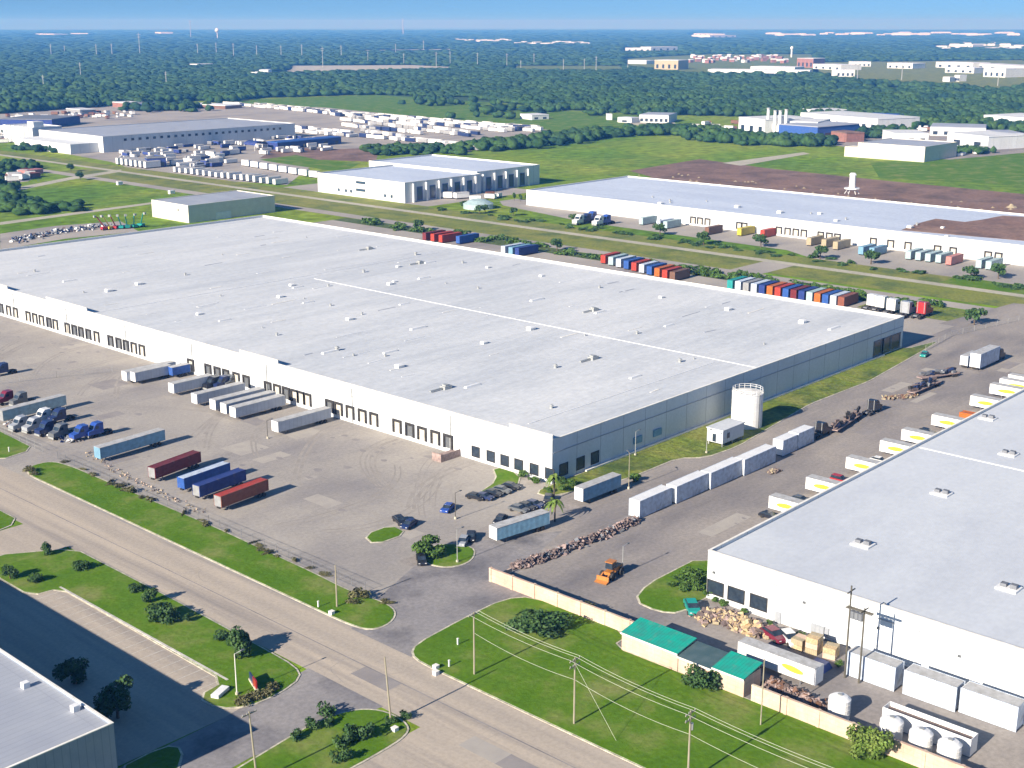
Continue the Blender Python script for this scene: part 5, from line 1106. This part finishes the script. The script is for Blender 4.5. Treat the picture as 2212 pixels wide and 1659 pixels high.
tm = [put(make_tree(5.2, 2.6, 'leafd', 1300, .28, low=.05, lobes=13, label='tree at the right end of the lower left grass island, leaning over the lamp post'), Z(0, 3, 2060, 700)),
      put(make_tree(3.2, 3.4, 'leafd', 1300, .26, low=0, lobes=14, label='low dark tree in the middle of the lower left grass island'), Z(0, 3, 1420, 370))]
k_ = 0
for q, s, lab in [((1300, 230), .8, 'dark bush left of the low tree on the lower left island'), ((1170, 130), .7, 'dark bush by the kerb on the lower left island'), ((1620, 400), .45, 'small shrub in the middle of the lower left island'), ((1900, 560), .7, 'bush beside the tree at the end of the lower left island'), ((2110, 620), .75, 'bush by the kerb at the end of the lower left island'),
                  ((700, -60), .8, 'dark bush at the top of the lower left island'), ((400, -180), .7, 'green bush near the driveway on the lower left island'), ((300, 60), .7, 'bush at the corner of the parking strip'), ((90, 30), .8, 'bush at the left edge above the dark lot')]:
    dup(tm[k_ % 2], at(*Z(0, 3, *q)), random.uniform(0, 6), lab, 'bushes on the lower left grass island', scale=s*.75); k_ += 1
fb = make_tree(1.1, 1.6, 'leafb', 260, .18, name='shrub', label='low flowering shrub along the front of the entrance sign', cat='shrub', low=0, trunk=False); put(fb, Z(0, 3, 2130, 1080)); fb['group'] = 'low shrubs by the entrance sign'
for q in [(1, 3, 20, 1060), (1, 3, 90, 1020), (1, 3, 150, 985), (0, 3, 2180, 1060), (0, 3, 2080, 1110)]: dup(fb, at(*Z(*q)), random.uniform(0, 6))
sb = make_tree(2., 2., 'leafd', 500, .22, name='shrub', label='shrub on the grass island at the bottom of the picture', cat='shrub', low=0, trunk=False); put(sb, Z(1, 3, 640, 1210)); sb['group'] = 'shrubs on the bottom grass island'
for q, s in [((620, 1290), .6), ((470, 1330), .8), ((330, 1410), .7), ((750, 1460), 1.), ((860, 1440), 1.2), ((950, 1400), .9), ((740, 1590), .9), ((1180, 1270), .6), ((1280, 1240), .6)]:
    dup(sb, at(*Z(1, 3, *q)), random.uniform(0, 6), scale=s)
# scrub along the front fence
fs = make_tree(1.5, 1.7, 'leafb', 380, .2, name='shrub', label='scrubby bush growing through the chain-link fence of the front yard', cat='shrub', low=0, trunk=False); fs['group'] = 'scrub along the front fence'
fs.location = (150.2, 258, 0)
for i in range(34):
    y_ = random.uniform(168, 291)
    dup(fs, (150.2+random.uniform(-.9, .7), y_), random.uniform(0, 6), scale=(random.uniform(.3, .7), random.uniform(.4, 1.5), random.uniform(.2, .6)))
for q, s in [(Z(1, 3, 900, 190), 1.4), (Z(1, 3, 830, 240), .8), (Z(0, 2, 260, 760), 1.1), (Z(0, 2, 300, 790), .8)]: dup(fs, at(*q), 1., 'bush on the end of the long grass strip', scale=s)
# right warehouse corner shrubs
rb_ = make_tree(1.8, 1.8, 'leaf', 520, .2, name='shrub', label='clipped shrub by the corner of the right warehouse', cat='shrub', low=0, trunk=False); rb_['group'] = 'shrubs at the right warehouse corner'; put(rb_, Z(2, 3, 1450, 60))
for q, s in [((1560, 80), 1.2), ((1600, 130), .9), ((1480, 130), 1.), ((1380, 100), .7), ((1760, 230), .6), ((1830, 260), .6), ((1620, 30), 1.), ((1540, 20), 1.3)]: dup(rb_, at(*Z(2, 3, *q)), random.uniform(0, 6), scale=s)
wb = dup(rb_, at(*Cc(180, 560)), 0, 'low shrub under the windows of the right warehouse', 'shrubs under the right warehouse windows')
for q in [(260, 600), (400, 660), (560, 740), (680, 790), (760, 810), (850, 850), (960, 880), (1010, 1000)]: dup(wb, at(*Cc(*q)), random.uniform(0, 6), scale=.6)
for q, s in [(B(1250, 300), 1.), (B(1420, 300), 1.), (B(1480, 320), 1.1), (B(1340, 360), .8), (B(1440, 345), .8), (B(1900, 290), 1.2), (B(1180, 260), 1.)]: dup(rb_, at(*q), random.uniform(0, 6), 'shrub in the planting at the near corner of the big warehouse', 'shrubs at the big warehouse corner', scale=s)
# trees along the second road
rt = make_tree(6.5, 3.6, 'leafd', 500, .6, label='x'); rt['group'] = 'round trees along the road'
tl = [(Z(2, 1, 1655, 455), 'round dark tree by the docks, left one of two near the yellow container'), (Z(2, 1, 2150, 480), 'round dark tree by the docks, right one of two near the yellow container'), (Z(3, 1, 890, 625), 'dark tree below the blue-grey trailers, behind the road'),
      (Z(3, 1, 1990, 750), 'dark tree below the last pale trailers at the right'), (Z(2, 1, 390, 510), 'tree between the roof edge and the olive verge'), (Z(1, 1, 1400, 335), 'dark tree left of the red containers behind the roof'), (Z(1, 1, 1760, 395), 'dark tree above the blue container behind the roof'),
      (Z(1, 1, 1930, 190), 'dark tree right of the parking area behind the road'), (Z(1, 1, 1800, 140), 'tree left of the pale dome before the cream warehouse'), (Z(2, 1, 10, 205), 'dark tree at the left end of the cream warehouse lot'), (Z(3, 1, 450, 580), 'small tree with a white post on the verge'), (Z(2, 1, 540, 270), 'tree left of the blue truck group'),
      (Z(2, 1, 1280, 375), 'small tree below the pale trailers before the cream warehouse'), (Z(3, 1, 1750, 750), 'low tree at the right before the white car roof'), (Z(1, 1, 1980, 175), 'second dark tree right of the pale dome'), (Z(3, 1, 1780, 1150), 'small tree beside the road at the far right corner')]
for i, (q, lab) in enumerate(tl):
    if i == 0: rt.location = (*at(*q), 0); rt['label'] = lab
    else: dup(rt, at(*q), random.uniform(0, 6), lab, scale=random.uniform(.6, 1.) if i > 3 else 1.)
col = make_tree(5, 1.1, 'leafd', 250, .5, label='narrow dark tree before the end of the cream warehouse'); col['group'] = 'narrow trees at the end of the cream warehouse'; put(col, Z(2, 1, 20, 75))
for q in [(75, 85), (128, 92)]: dup(col, at(*Z(2, 1, *q)), 1.)
scr = make_tree(2.2, 3., 'leaf', 260, .55, name='shrub', label='scrubby bush behind the coloured containers', cat='shrub', low=0, trunk=False); scr['group'] = 'scrub behind the containers'; scr.location = (470, 300, 0)
for i in range(75):
    X = random.uniform(465, 476); Y = random.uniform(205, 540); dup(scr, (X, Y), random.uniform(0, 6), scale=(random.uniform(.7, 1.5), random.uniform(.8, 2.), random.uniform(.5, 1.2)))
scd = dup(scr, (538, 300), 0, 'bush on the verge before the cream warehouse lot', 'bushes on the verge before the cream warehouse', recolor={'crown': M['leafd']})
for i in range(60): dup(scd, (random.uniform(528, 540), random.uniform(190, 545)), random.uniform(0, 6), scale=(random.uniform(.4, 1.1), random.uniform(.5, 1.6), random.uniform(.3, .8)))
# foliage masses: tree rows and the far wood (nobody could count them)
ICO_V = None
def ico(sub=1):
    p = (1+5**.5)/2; v = [(-1, p, 0), (1, p, 0), (-1, -p, 0), (1, -p, 0), (0, -1, p), (0, 1, p), (0, -1, -p), (0, 1, -p), (p, 0, -1), (p, 0, 1), (-p, 0, -1), (-p, 0, 1)]
    v = [tuple(np.array(a)/np.linalg.norm(a)) for a in v]
    f = [(0, 11, 5), (0, 5, 1), (0, 1, 7), (0, 7, 10), (0, 10, 11), (1, 5, 9), (5, 11, 4), (11, 10, 2), (10, 7, 6), (7, 1, 8), (3, 9, 4), (3, 4, 2), (3, 2, 6), (3, 6, 8), (3, 8, 9), (4, 9, 5), (2, 4, 11), (6, 2, 10), (8, 6, 7), (9, 8, 1)]
    for _ in range(sub):
        c = {}; nf = []
        def mid(a, b):
            k = (min(a, b), max(a, b))
            if k not in c: m = np.array(v[a])+np.array(v[b]); v.append(tuple(m/np.linalg.norm(m))); c[k] = len(v)-1
            return c[k]
        for a, b, d in f: x, y, z = mid(a, b), mid(b, d), mid(d, a); nf += [(a, x, z), (b, y, x), (d, z, y), (x, y, z)]
        f = nf
    return np.array(v), np.array(f)
def canopy(name, pts, label, cat, m='forest', sub=1):
    """pts (n,5): x, y, radius, height, base radius scale"""
    iv, jf = ico(sub); n = len(pts); P_ = np.array(pts)
    jit = 1+rng.uniform(-.3, .28, (n, len(iv), 1)); V = iv[None]*jit
    an = rng.uniform(0, 2*PI, n); c, s = np.cos(an), np.sin(an)
    X = V[..., 0]*c[:, None]-V[..., 1]*s[:, None]; Y = V[..., 0]*s[:, None]+V[..., 1]*c[:, None]
    V = np.stack([X*P_[:, 2:3]+P_[:, 0:1], Y*P_[:, 2:3]+P_[:, 1:2], V[..., 2]*P_[:, 3:4]*.5+P_[:, 3:4]*.5], -1)
    Fc = jf[None]+np.arange(n)[:, None, None]*len(iv)
    o = npmesh(name, V.reshape(-1, 3), Fc.reshape(-1, 3), M[m]); return tag(o, label, cat, kind='stuff')
def inside(poly, x, y):
    r = False; n = len(poly)
    for i in range(n):
        a, b = poly[i], poly[i-1]
        if (a[1] > y) != (b[1] > y) and x < (b[0]-a[0])*(y-a[1])/(b[1]-a[1])+a[0]: r = not r
    return r
wood = [(-500, 262), (0, 246), (200, 232), (300, 226), (440, 217), (470, 226), (560, 212), (800, 205), (1000, 210), (1100, 224), (1250, 238), (1330, 240), (1450, 249), (1600, 252), (1700, 256), (1850, 258), (2000, 262), (2212, 266), (2700, 275), (2700, 60), (-500, 60)]
clear = [[F4(1250, 215), F4(1780, 212), F4(1990, 222), F4(1990, 232), F4(1500, 250), F4(1180, 262), F4(1050, 262), F4(1250, 235)],
         [F4(1520, 148), F4(1980, 142), F4(1980, 154), F4(1520, 157)], [F4(0, 268), F4(85, 268), F4(85, 277), F4(0, 278)],
         [F5(0, 215), F5(480, 215), F5(490, 240), F5(200, 243), F5(0, 240)], [F5(480, 185), F5(830, 165), F5(1310, 165), F5(1330, 258), F5(820, 262), F5(600, 240), F5(490, 225)],
         [F5(1300, 200), F5(2212, 190), F5(2300, 250), F5(2300, 300), F5(2100, 330), F5(1800, 310), F5(1500, 290), F5(1300, 262)], [F5(1500, 305), F5(1720, 318), F5(1730, 326), F5(1500, 315)], [F5(1800, 335), F5(2010, 352), F5(2000, 360), F5(1800, 343)],
         [F5(480, 140), F5(730, 138), F5(730, 158), F5(480, 158)], [F5(770, 70), F5(1010, 70), F5(1010, 97), F5(770, 97)], [F5(1820, 125), F5(2212, 122), F5(2212, 145), F5(1820, 142)]]
pn, pf = [], []
d = 780.
while d < 21000:
    s = .0058*d if d < 4500 else .0058*4500*(d/4500)**1.6
    k = int(d*.98/s)
    for i in range(k):
        lat = (i+random.random())/k-.5; a = math.atan(lat*1.02)+yaw; dd = d+random.uniform(-.5, .5)*s
        X, Y = dd*math.cos(a), dd*math.sin(a); px, py = proj(X, Y)
        if not inside(wood, px, py) or any(inside(c, px, py) for c in clear): continue
        n_ = math.sin(X*.011+1.3)*math.cos(Y*.009)+.6*math.sin(X*.0031-Y*.0043)
        if n_ > .9 and random.random() < .6: continue
        r = s*random.uniform(.45, .8); h = random.uniform(5.5, 10.5)*(1+.2*n_)
        (pn if d < 3200 else pf).append((X, Y, r, h, 1))
    d += s*.9
canopy('far_wood', pn, 'dense green wood filling the land behind the yards', 'wood')
canopy('distant_wood', pf, 'blue hazy woodland stretching to the horizon', 'wood', sub=0)
# clearings in the wood
sheet('clearing', pl(*clear[0]), .06, M['pale']); sheet('clearing', pl(*clear[1]), .06, M['pale'])
sheet('clearing', pl(*clear[3]), .06, M['verge']); sheet('clearing', pl(*clear[4]), .06, M['verge']); sheet('clearing', pl(*clear[5]), .06, M['olive'])
for c in (clear[6], clear[7]): sheet('road', pl(*c), .07, M['pale'])
sheet('clearing', pl(*clear[10]), .06, M['verge'])
def tree_row(name, path, wd, n, r, h, label, m='forest'):
    pts = []
    for i in range(n):
        f_ = random.random()*(len(path)-1); k = int(f_); f_ -= k
        x, y = at(*(path[k][j]*(1-f_)+path[k+1][j]*f_ for j in (0, 1)))
        pts.append((x+random.gauss(0, wd), y+random.gauss(0, wd), r*random.uniform(.6, 1.3), h*random.uniform(.6, 1.3), 1))
    canopy(name, pts, label, 'tree row', m)
tree_row('tree_row', [F2(910, 378), F2(1150, 358), F2(1450, 320), F2(1750, 290), F2(2100, 270), F3(100, 280)], 12, 420, 5.5, 7, 'dark row of trees crossing the fields at the far centre')
tree_row('tree_row', [F3(70, 290), F3(300, 330), F3(600, 345), F3(860, 350)], 12, 300, 5.5, 8, 'belt of trees before the far white plant at right')
tree_row('tree_row', [F3(1140, 300), F3(1250, 300), F3(1380, 310)], 10, 60, 6, 9, 'clump of trees between the far blue shed and the beige warehouse')
tree_row('tree_row', [F3(1460, 200), F3(1700, 240), F3(1900, 235)], 25, 160, 7, 9, 'trees at the wood edge behind the far right yards')
tree_row('tree_row', [F3(1730, 400), F3(1950, 400)], 8, 60, 4, 5, 'scrub before the white building right of the beige warehouse')
tree_row('tree_row', [F3(2000, 260), F3(2212, 262)], 15, 60, 6, 8, 'dark trees before the far right edge warehouse')
tree_row('tree_row', [F1(-30, 480), F1(0, 735), F1(60, 760), F1(250, 790), F1(420, 770)], 7, 150, 4, 4.5, 'dark scrub at the lower edge of the left green field')
tree_row('tree_row', [F1(0, 500), F1(60, 500), F1(120, 510)], 6, 50, 3.5, 5, 'bushes beside the red yard at the left edge')
tree_row('tree_row', [F1(930, 115), F1(1080, 130), F1(1200, 110)], 18, 90, 6, 8, 'brown-green trees behind the pale-roofed warehouse')
tree_row('tree_row', [F1(160, 370), F1(370, 395)], 9, 60, 4, 5, 'pale scrub before the ribbed white block at the far left')
tree_row('tree_row', [F2(500, 65), F2(620, 75), F2(545, 105), F2(900, 100), F2(920, 185)], 22, 40, 6, 9, 'scattered trees in the far green field')
tree_row('tree_row', [F2(300, 395), F2(450, 385), F2(640, 405)], 16, 110, 4.5, 5, 'thick green scrub behind the white columned block')
tree_row('tree_row', [F2(1130, 130), F2(1700, 110), F2(1900, 160)], 25, 120, 6, 7, 'loose line of trees at the upper edge of the far field')
# lone trees near the left road
for q, lab in [((460, 525), 'small dark tree by the road at the left, upper one'), ((520, 580), 'small dark tree by the road at the left, lower one')]: dup(rt, at(*F1(*q)), 1, lab, scale=.9)

# ------------------------------------------------------------ far trailer yards
def yard_unit(L_, wd, h, wallm, roofm, label, name='parked_trailer', cat='trailer'):
    t = thing(name, label, cat)
    MB().box(-L_/2, L_/2, -wd/2, wd/2, .6, h).build('body', M[wallm], t); MB().box(-L_/2-.1, L_/2+.1, -wd/2-.1, wd/2+.1, h+.01, h+.3, top=(.2, .4)).build('roof', M[roofm], t)
    MB().box(-L_/2+.5, L_/2-.5, -wd/2+.3, wd/2-.3, 0, .598).build('undercarriage', M['dark'], t); return t
mh = yard_unit(13.5, 4.2, 3.3, 'white', 'coping', 'white mobile trailer in the crowded rows of the far yard'); mh['group'] = 'white trailers in rows in the far yard'
mh2 = yard_unit(11, 3.4, 3.2, 'grey', 'trtop', 'grey mobile trailer in the crowded rows of the far yard'); mh2['group'] = 'grey trailers in rows in the far yard'
mh3 = yard_unit(12, 3.4, 4.0, 'c_navy', 'steelgrey', 'dark trailer in the crowded rows of the far yard'); mh3['group'] = 'dark trailers in rows in the far yard'
rowsp = [(F2(-760, 88), F2(1330, 255), 50), (F2(-640, 100), F2(1240, 268), 48), (F2(-330, 128), F2(1050, 270), 38), (F2(-60, 160), F2(900, 288), 30), (F2(-20, 190), F2(830, 300), 26), (F2(20, 232), F2(520, 284), 16), (F1(1860, 265), F2(760, 355), 30), (F2(-350, 240), F2(60, 280), 12), (F2(130, 265), F2(880, 390), 22), (F2(-560, 96), F2(1290, 262), 40), (F2(-300, 118), F2(1130, 268), 30)]
uf = [True]*3; cnt = 0
for p_, q_, n in rowsp:
    a, b_ = at(*p_), at(*q_); an = math.atan2(b_[1]-a[1], b_[0]-a[0])
    for i in range(n):
        if random.random() < .07: continue
        f_ = (i+random.uniform(.3, .7))/n; k = random.choice([0, 0, 0, 0, 0, 1, 1, 2]); o = (mh, mh2, mh3)[k]
        loc = (a[0]+(b_[0]-a[0])*f_+random.uniform(-2, 2), a[1]+(b_[1]-a[1])*f_)
        if uf[k]: o.location = (*loc, 0); o.rotation_euler = (0, 0, an+random.uniform(-.05, .05)); uf[k] = False
        else: dup(o, loc, an+random.uniform(-.08, .08)+(PI/2 if random.random() < .12 else 0), scale=(random.uniform(.8, 1.15), 1, random.uniform(.85, 1.15)))
        cnt += 1
# trucks and trailers packed around the columned block
bx1 = yard_unit(10, 2.8, 3.9, 'white', 'trtop', 'white box truck in the line facing the road behind the grass verge'); bx1['group'] = 'white box trucks lined up behind the road'
a, b_ = at(*F1(1130, 530)), at(*F1(1780, 612)); first_ = True
for i in range(17):
    f_ = i/16; loc = (a[0]+(b_[0]-a[0])*f_+5, a[1]+(b_[1]-a[1])*f_)
    if first_: bx1.location = (*loc, 0); first_ = False
    else: dup(bx1, loc, random.uniform(-.05, .05), scale=(1.1, random.uniform(.9, 1.1), random.uniform(.9, 1.2)))
a, b_ = at(*F1(1600, 490)), at(*F1(2040, 565))
for i in range(8):
    f_ = i/7; dup(bx1, (a[0]+(b_[0]-a[0])*f_, a[1]+(b_[1]-a[1])*f_), PI/2, 'white trailer in the row left of the white columned block', 'white trailers left of the columned block', scale=(.9, 1.2, 1.2))
a, b_ = at(*F1(770, 480)), at(*F1(950, 505))
for i in range(7):
    f_ = i/6; dup(bx1, (a[0]+(b_[0]-a[0])*f_+5, a[1]+(b_[1]-a[1])*f_), 0, 'white trailer in the tight row beside the grass verge at left', 'tight row of white trailers at left', scale=(1.3, 1.1, 1.3))
cl = [bx1]
g3 = 'vehicles packed in the yard before the pale-roofed warehouse'
kinds = [yard_unit(8, 2.6, 3.2, 'c_white', 'trtop', 'white truck in the packed yard before the pale-roofed warehouse', 'parked_truck', 'truck'), yard_unit(8, 2.6, 3.0, 'navy', 'steelgrey', 'dark blue truck in the packed yard before the pale-roofed warehouse', 'parked_truck', 'truck'), yard_unit(7, 2.5, 2.4, 'steelgrey', 'c_silver', 'grey truck in the packed yard before the pale-roofed warehouse', 'parked_truck', 'truck')]
reg = [F1(760, 400), F1(900, 350), F1(1750, 290), F1(2212, 330), F1(2200, 385), F1(1450, 430), F1(1500, 470), F1(1300, 520), F1(1100, 500), F1(960, 450), F1(800, 460)]
got = [0, 0, 0]; tries = 0
while sum(got) < 150 and tries < 5000:
    tries += 1; x, y = random.uniform(250, 740), random.uniform(290, 372)
    if not inside(reg, x, y): continue
    k = random.choice([0, 0, 0, 1, 2]); loc = at(x, y); o = kinds[k]; an = random.choice([0, PI/2, 0])+random.uniform(-.1, .1)
    o['group'] = g3+(' (white)', ' (blue)', ' (grey)')[k]
    if got[k] == 0: o.location = (*loc, 0)
    else: dup(o, loc, an, scale=(random.uniform(.8, 1.5), 1, random.uniform(.8, 1.3)))
    got[k] += 1
bo = thing('canopy_shelter', 'curved blue canopy roof among the packed vehicles', 'canopy', at(*F1(1660, 385)))
MB().add([(14*math.cos(PI*i/10)*-.5, y_, 5+3*math.sin(PI*i/10)) for y_ in (-8, 8) for i in range(11)]+[(14*math.cos(PI*i/10)*-.5, y_, 4.8+2.9*math.sin(PI*i/10)) for y_ in (-8, 8) for i in range(11)], [(i, i+1, 12+i, 11+i) for i in range(10)]+[(22+i, 33+i, 34+i, 23+i) for i in range(10)]).build('roof', M['navy'], bo)
for x_ in (-6.8, 6.8):
    for y_ in (-7.5, 7.5): MB().box(x_-.2, x_+.2, y_-.2, y_+.2, 0, 5.1).build('post', M['white'], bo)
FB(F1(1800, 385), F1(2212, 345), 6, 14, 'long low blue-roofed shelter beside the packed vehicles', wm='navy', rm='blue', wins=6)
FB(F1(955, 500), F1(1080, 495), 7, 12, 'dark blue trailer-like shed at the end of the tight white row', wm='navy', rm='steelgrey', wins=2)
# clutter at the far left wood edge and far right yards
g4 = yard_unit(7, 3, 2.8, 'white', 'trtop', 'small white vehicle scattered in the far yards', 'parked_vehicle', 'vehicle'); g4['group'] = 'small vehicles scattered in the far yards'
g5 = dup(g4, (0, 0), 0, 'small brown vehicle scattered in the far yards', 'small brown vehicles scattered in the far yards', recolor={'body': M['brown'], 'roof': M['rust']})
regs = [([F1(0, 300), F1(160, 290), F1(150, 330), F1(0, 350)], 14), ([F1(0, 170), F1(340, 150), F1(700, 140), F1(930, 140), F1(920, 175), F1(560, 190), F1(350, 215), F1(0, 200)], 60), ([F3(60, 240), F3(180, 205), F3(360, 210), F3(350, 270)], 14), ([F3(720, 150), F3(900, 170), F3(1180, 165), F3(1270, 190), F3(1000, 195)], 16), ([F3(1460, 240), F3(1800, 260), F3(2000, 300), F3(1960, 320), F3(1700, 300)], 26), ([F3(1730, 390), F3(1940, 380), F3(1940, 420), F3(1740, 430)], 10), ([F3(1990, 330), F3(2212, 300), F3(2212, 340), F3(2020, 370)], 12), ([Z(1, 1, 1600, 50), Z(1, 1, 2200, 20), Z(1, 1, 2200, 60), Z(1, 1, 1700, 80)], 7), ([F1(0, 545), F1(180, 530), F1(260, 570), F1(60, 600)], 12)]
ff = True; f5 = True
wh = ['at the far left edge before the ribbed block', 'at the far left wood edge', 'before the plant with stacks', 'behind the plant with stacks', 'behind the long beige warehouse', 'before the white building right of the beige warehouse', 'at the far right edge yard', 'beside the columned white block', 'in the red yard at the left edge']
for ri, (rg, n) in enumerate(regs):
    xs = [p[0] for p in rg]; ys = [p[1] for p in rg]; k = 0; tries = 0
    while k < n and tries < 3000:
        tries += 1; x, y = random.uniform(min(xs), max(xs)), random.uniform(min(ys), max(ys))
        if not inside(rg, x, y): continue
        k += 1; loc = at(x, y)
        if random.random() < .3:
            if f5: g5.location = (*loc, 0); f5 = False; g5['label'] = 'small brown vehicle '+wh[ri]; g5['group'] = 'small brown vehicles '+wh[ri]
            else: dup(g5, loc, random.uniform(0, 3), 'small brown vehicle '+wh[ri], 'small brown vehicles '+wh[ri], scale=random.uniform(.7, 1.3))
        elif ff: g4.location = (*loc, 0); ff = False; g4['label'] = 'small white vehicle '+wh[ri]; g4['group'] = 'small white vehicles '+wh[ri]
        else: dup(g4, loc, random.uniform(0, 3), 'small white vehicle '+wh[ri], 'small white vehicles '+wh[ri], scale=random.uniform(.7, 1.4))
for i, q in enumerate([F1(200, 540), F1(180, 565)]):
    X, Y = at(*q); t = thing('portable_shed', ['red flat shed at the left edge beyond the field', 'rusty brown shed behind the red one at the left edge'][i], 'shed', (X, Y), .2)
    MB().box(-8, 8, -4, 4, 0, 3).build('wall', M['pink' if i == 0 else 'rust'], t); MB().box(-8.3, 8.3, -4.3, 4.3, 3.01, 3.3).build('roof', M['pink' if i == 0 else 'rust'], t)
dm = thing('domed_tank', 'pale grey dome-topped structure among trees before the cream warehouse', 'tank', at(*Z(1, 1, 1920, 140)))
MB().cyl(0, 0, 0, 3, 9, 9, 20).build('wall', M['cyanw'], dm); MB().cyl(0, 0, 3.01, 5, 9.2, 5, 20).cyl(0, 0, 5.01, 5.8, 5, 1, 20).build('roof', M['cyanw'], dm)
for i, q in enumerate([F1(775, 610), F1(1112, 668)]):
    t = thing('utility_cabinet', ['white box on the grass verge beyond the left field', 'white box on the verge before the cream shed roof'][i], 'cabinet', at(*q)); MB().box(-1.8, 1.8, -1.2, 1.2, .1, 2.2).build('housing', M['white'], t); MB().box(-2, 2, -1.4, 1.4, 0, .098).build('plinth', M['kerb'], t)

mo = thing('soil_mound', 'pale rubble mound on the brown bare land behind the cream warehouse', 'mound', (770, 300), 0, 'pale mounds on the brown land')
MB().cyl(0, 0, 0, 1.4, 3.2, 1.2, 9).cyl(.8, .5, 1.401, 2.1, 1.1, .4, 7).build('heap', M['tan'], mo); MB().cyl(2.6, -1, 0, .8, 1.6, .5, 7).build('spill', M['tan'], mo)
for i in range(34):
    px = random.uniform(1380, 2190); X, Y = at(px, 372+(px-1380)*.095+random.uniform(-6, 14)); dup(mo, (X, Y), random.uniform(0, 6), scale=random.uniform(.22, .42))
# ------------------------------------------------------------ haze
hz = MB().box(-27000, 27000, -27000, 27000, -1.2, 180).build('haze', M['field'])
tag(hz, kind='stuff')
hm = bpy.data.materials.new('haze_air'); hm.use_nodes = True; t = hm.node_tree; t.nodes.clear()
ou = t.nodes.new('ShaderNodeOutputMaterial'); pv = t.nodes.new('ShaderNodeVolumePrincipled'); t.links.new(pv.outputs[0], ou.inputs['Volume'])
pv.inputs['Density'].default_value = 1.25e-4; pv.inputs['Color'].default_value = (.09, .36, 1., 1); pv.inputs['Absorption Color'].default_value = (.90, .56, .97, 1); pv.inputs['Anisotropy'].default_value = .0
hz.data.materials.clear(); hz.data.materials.append(hm)
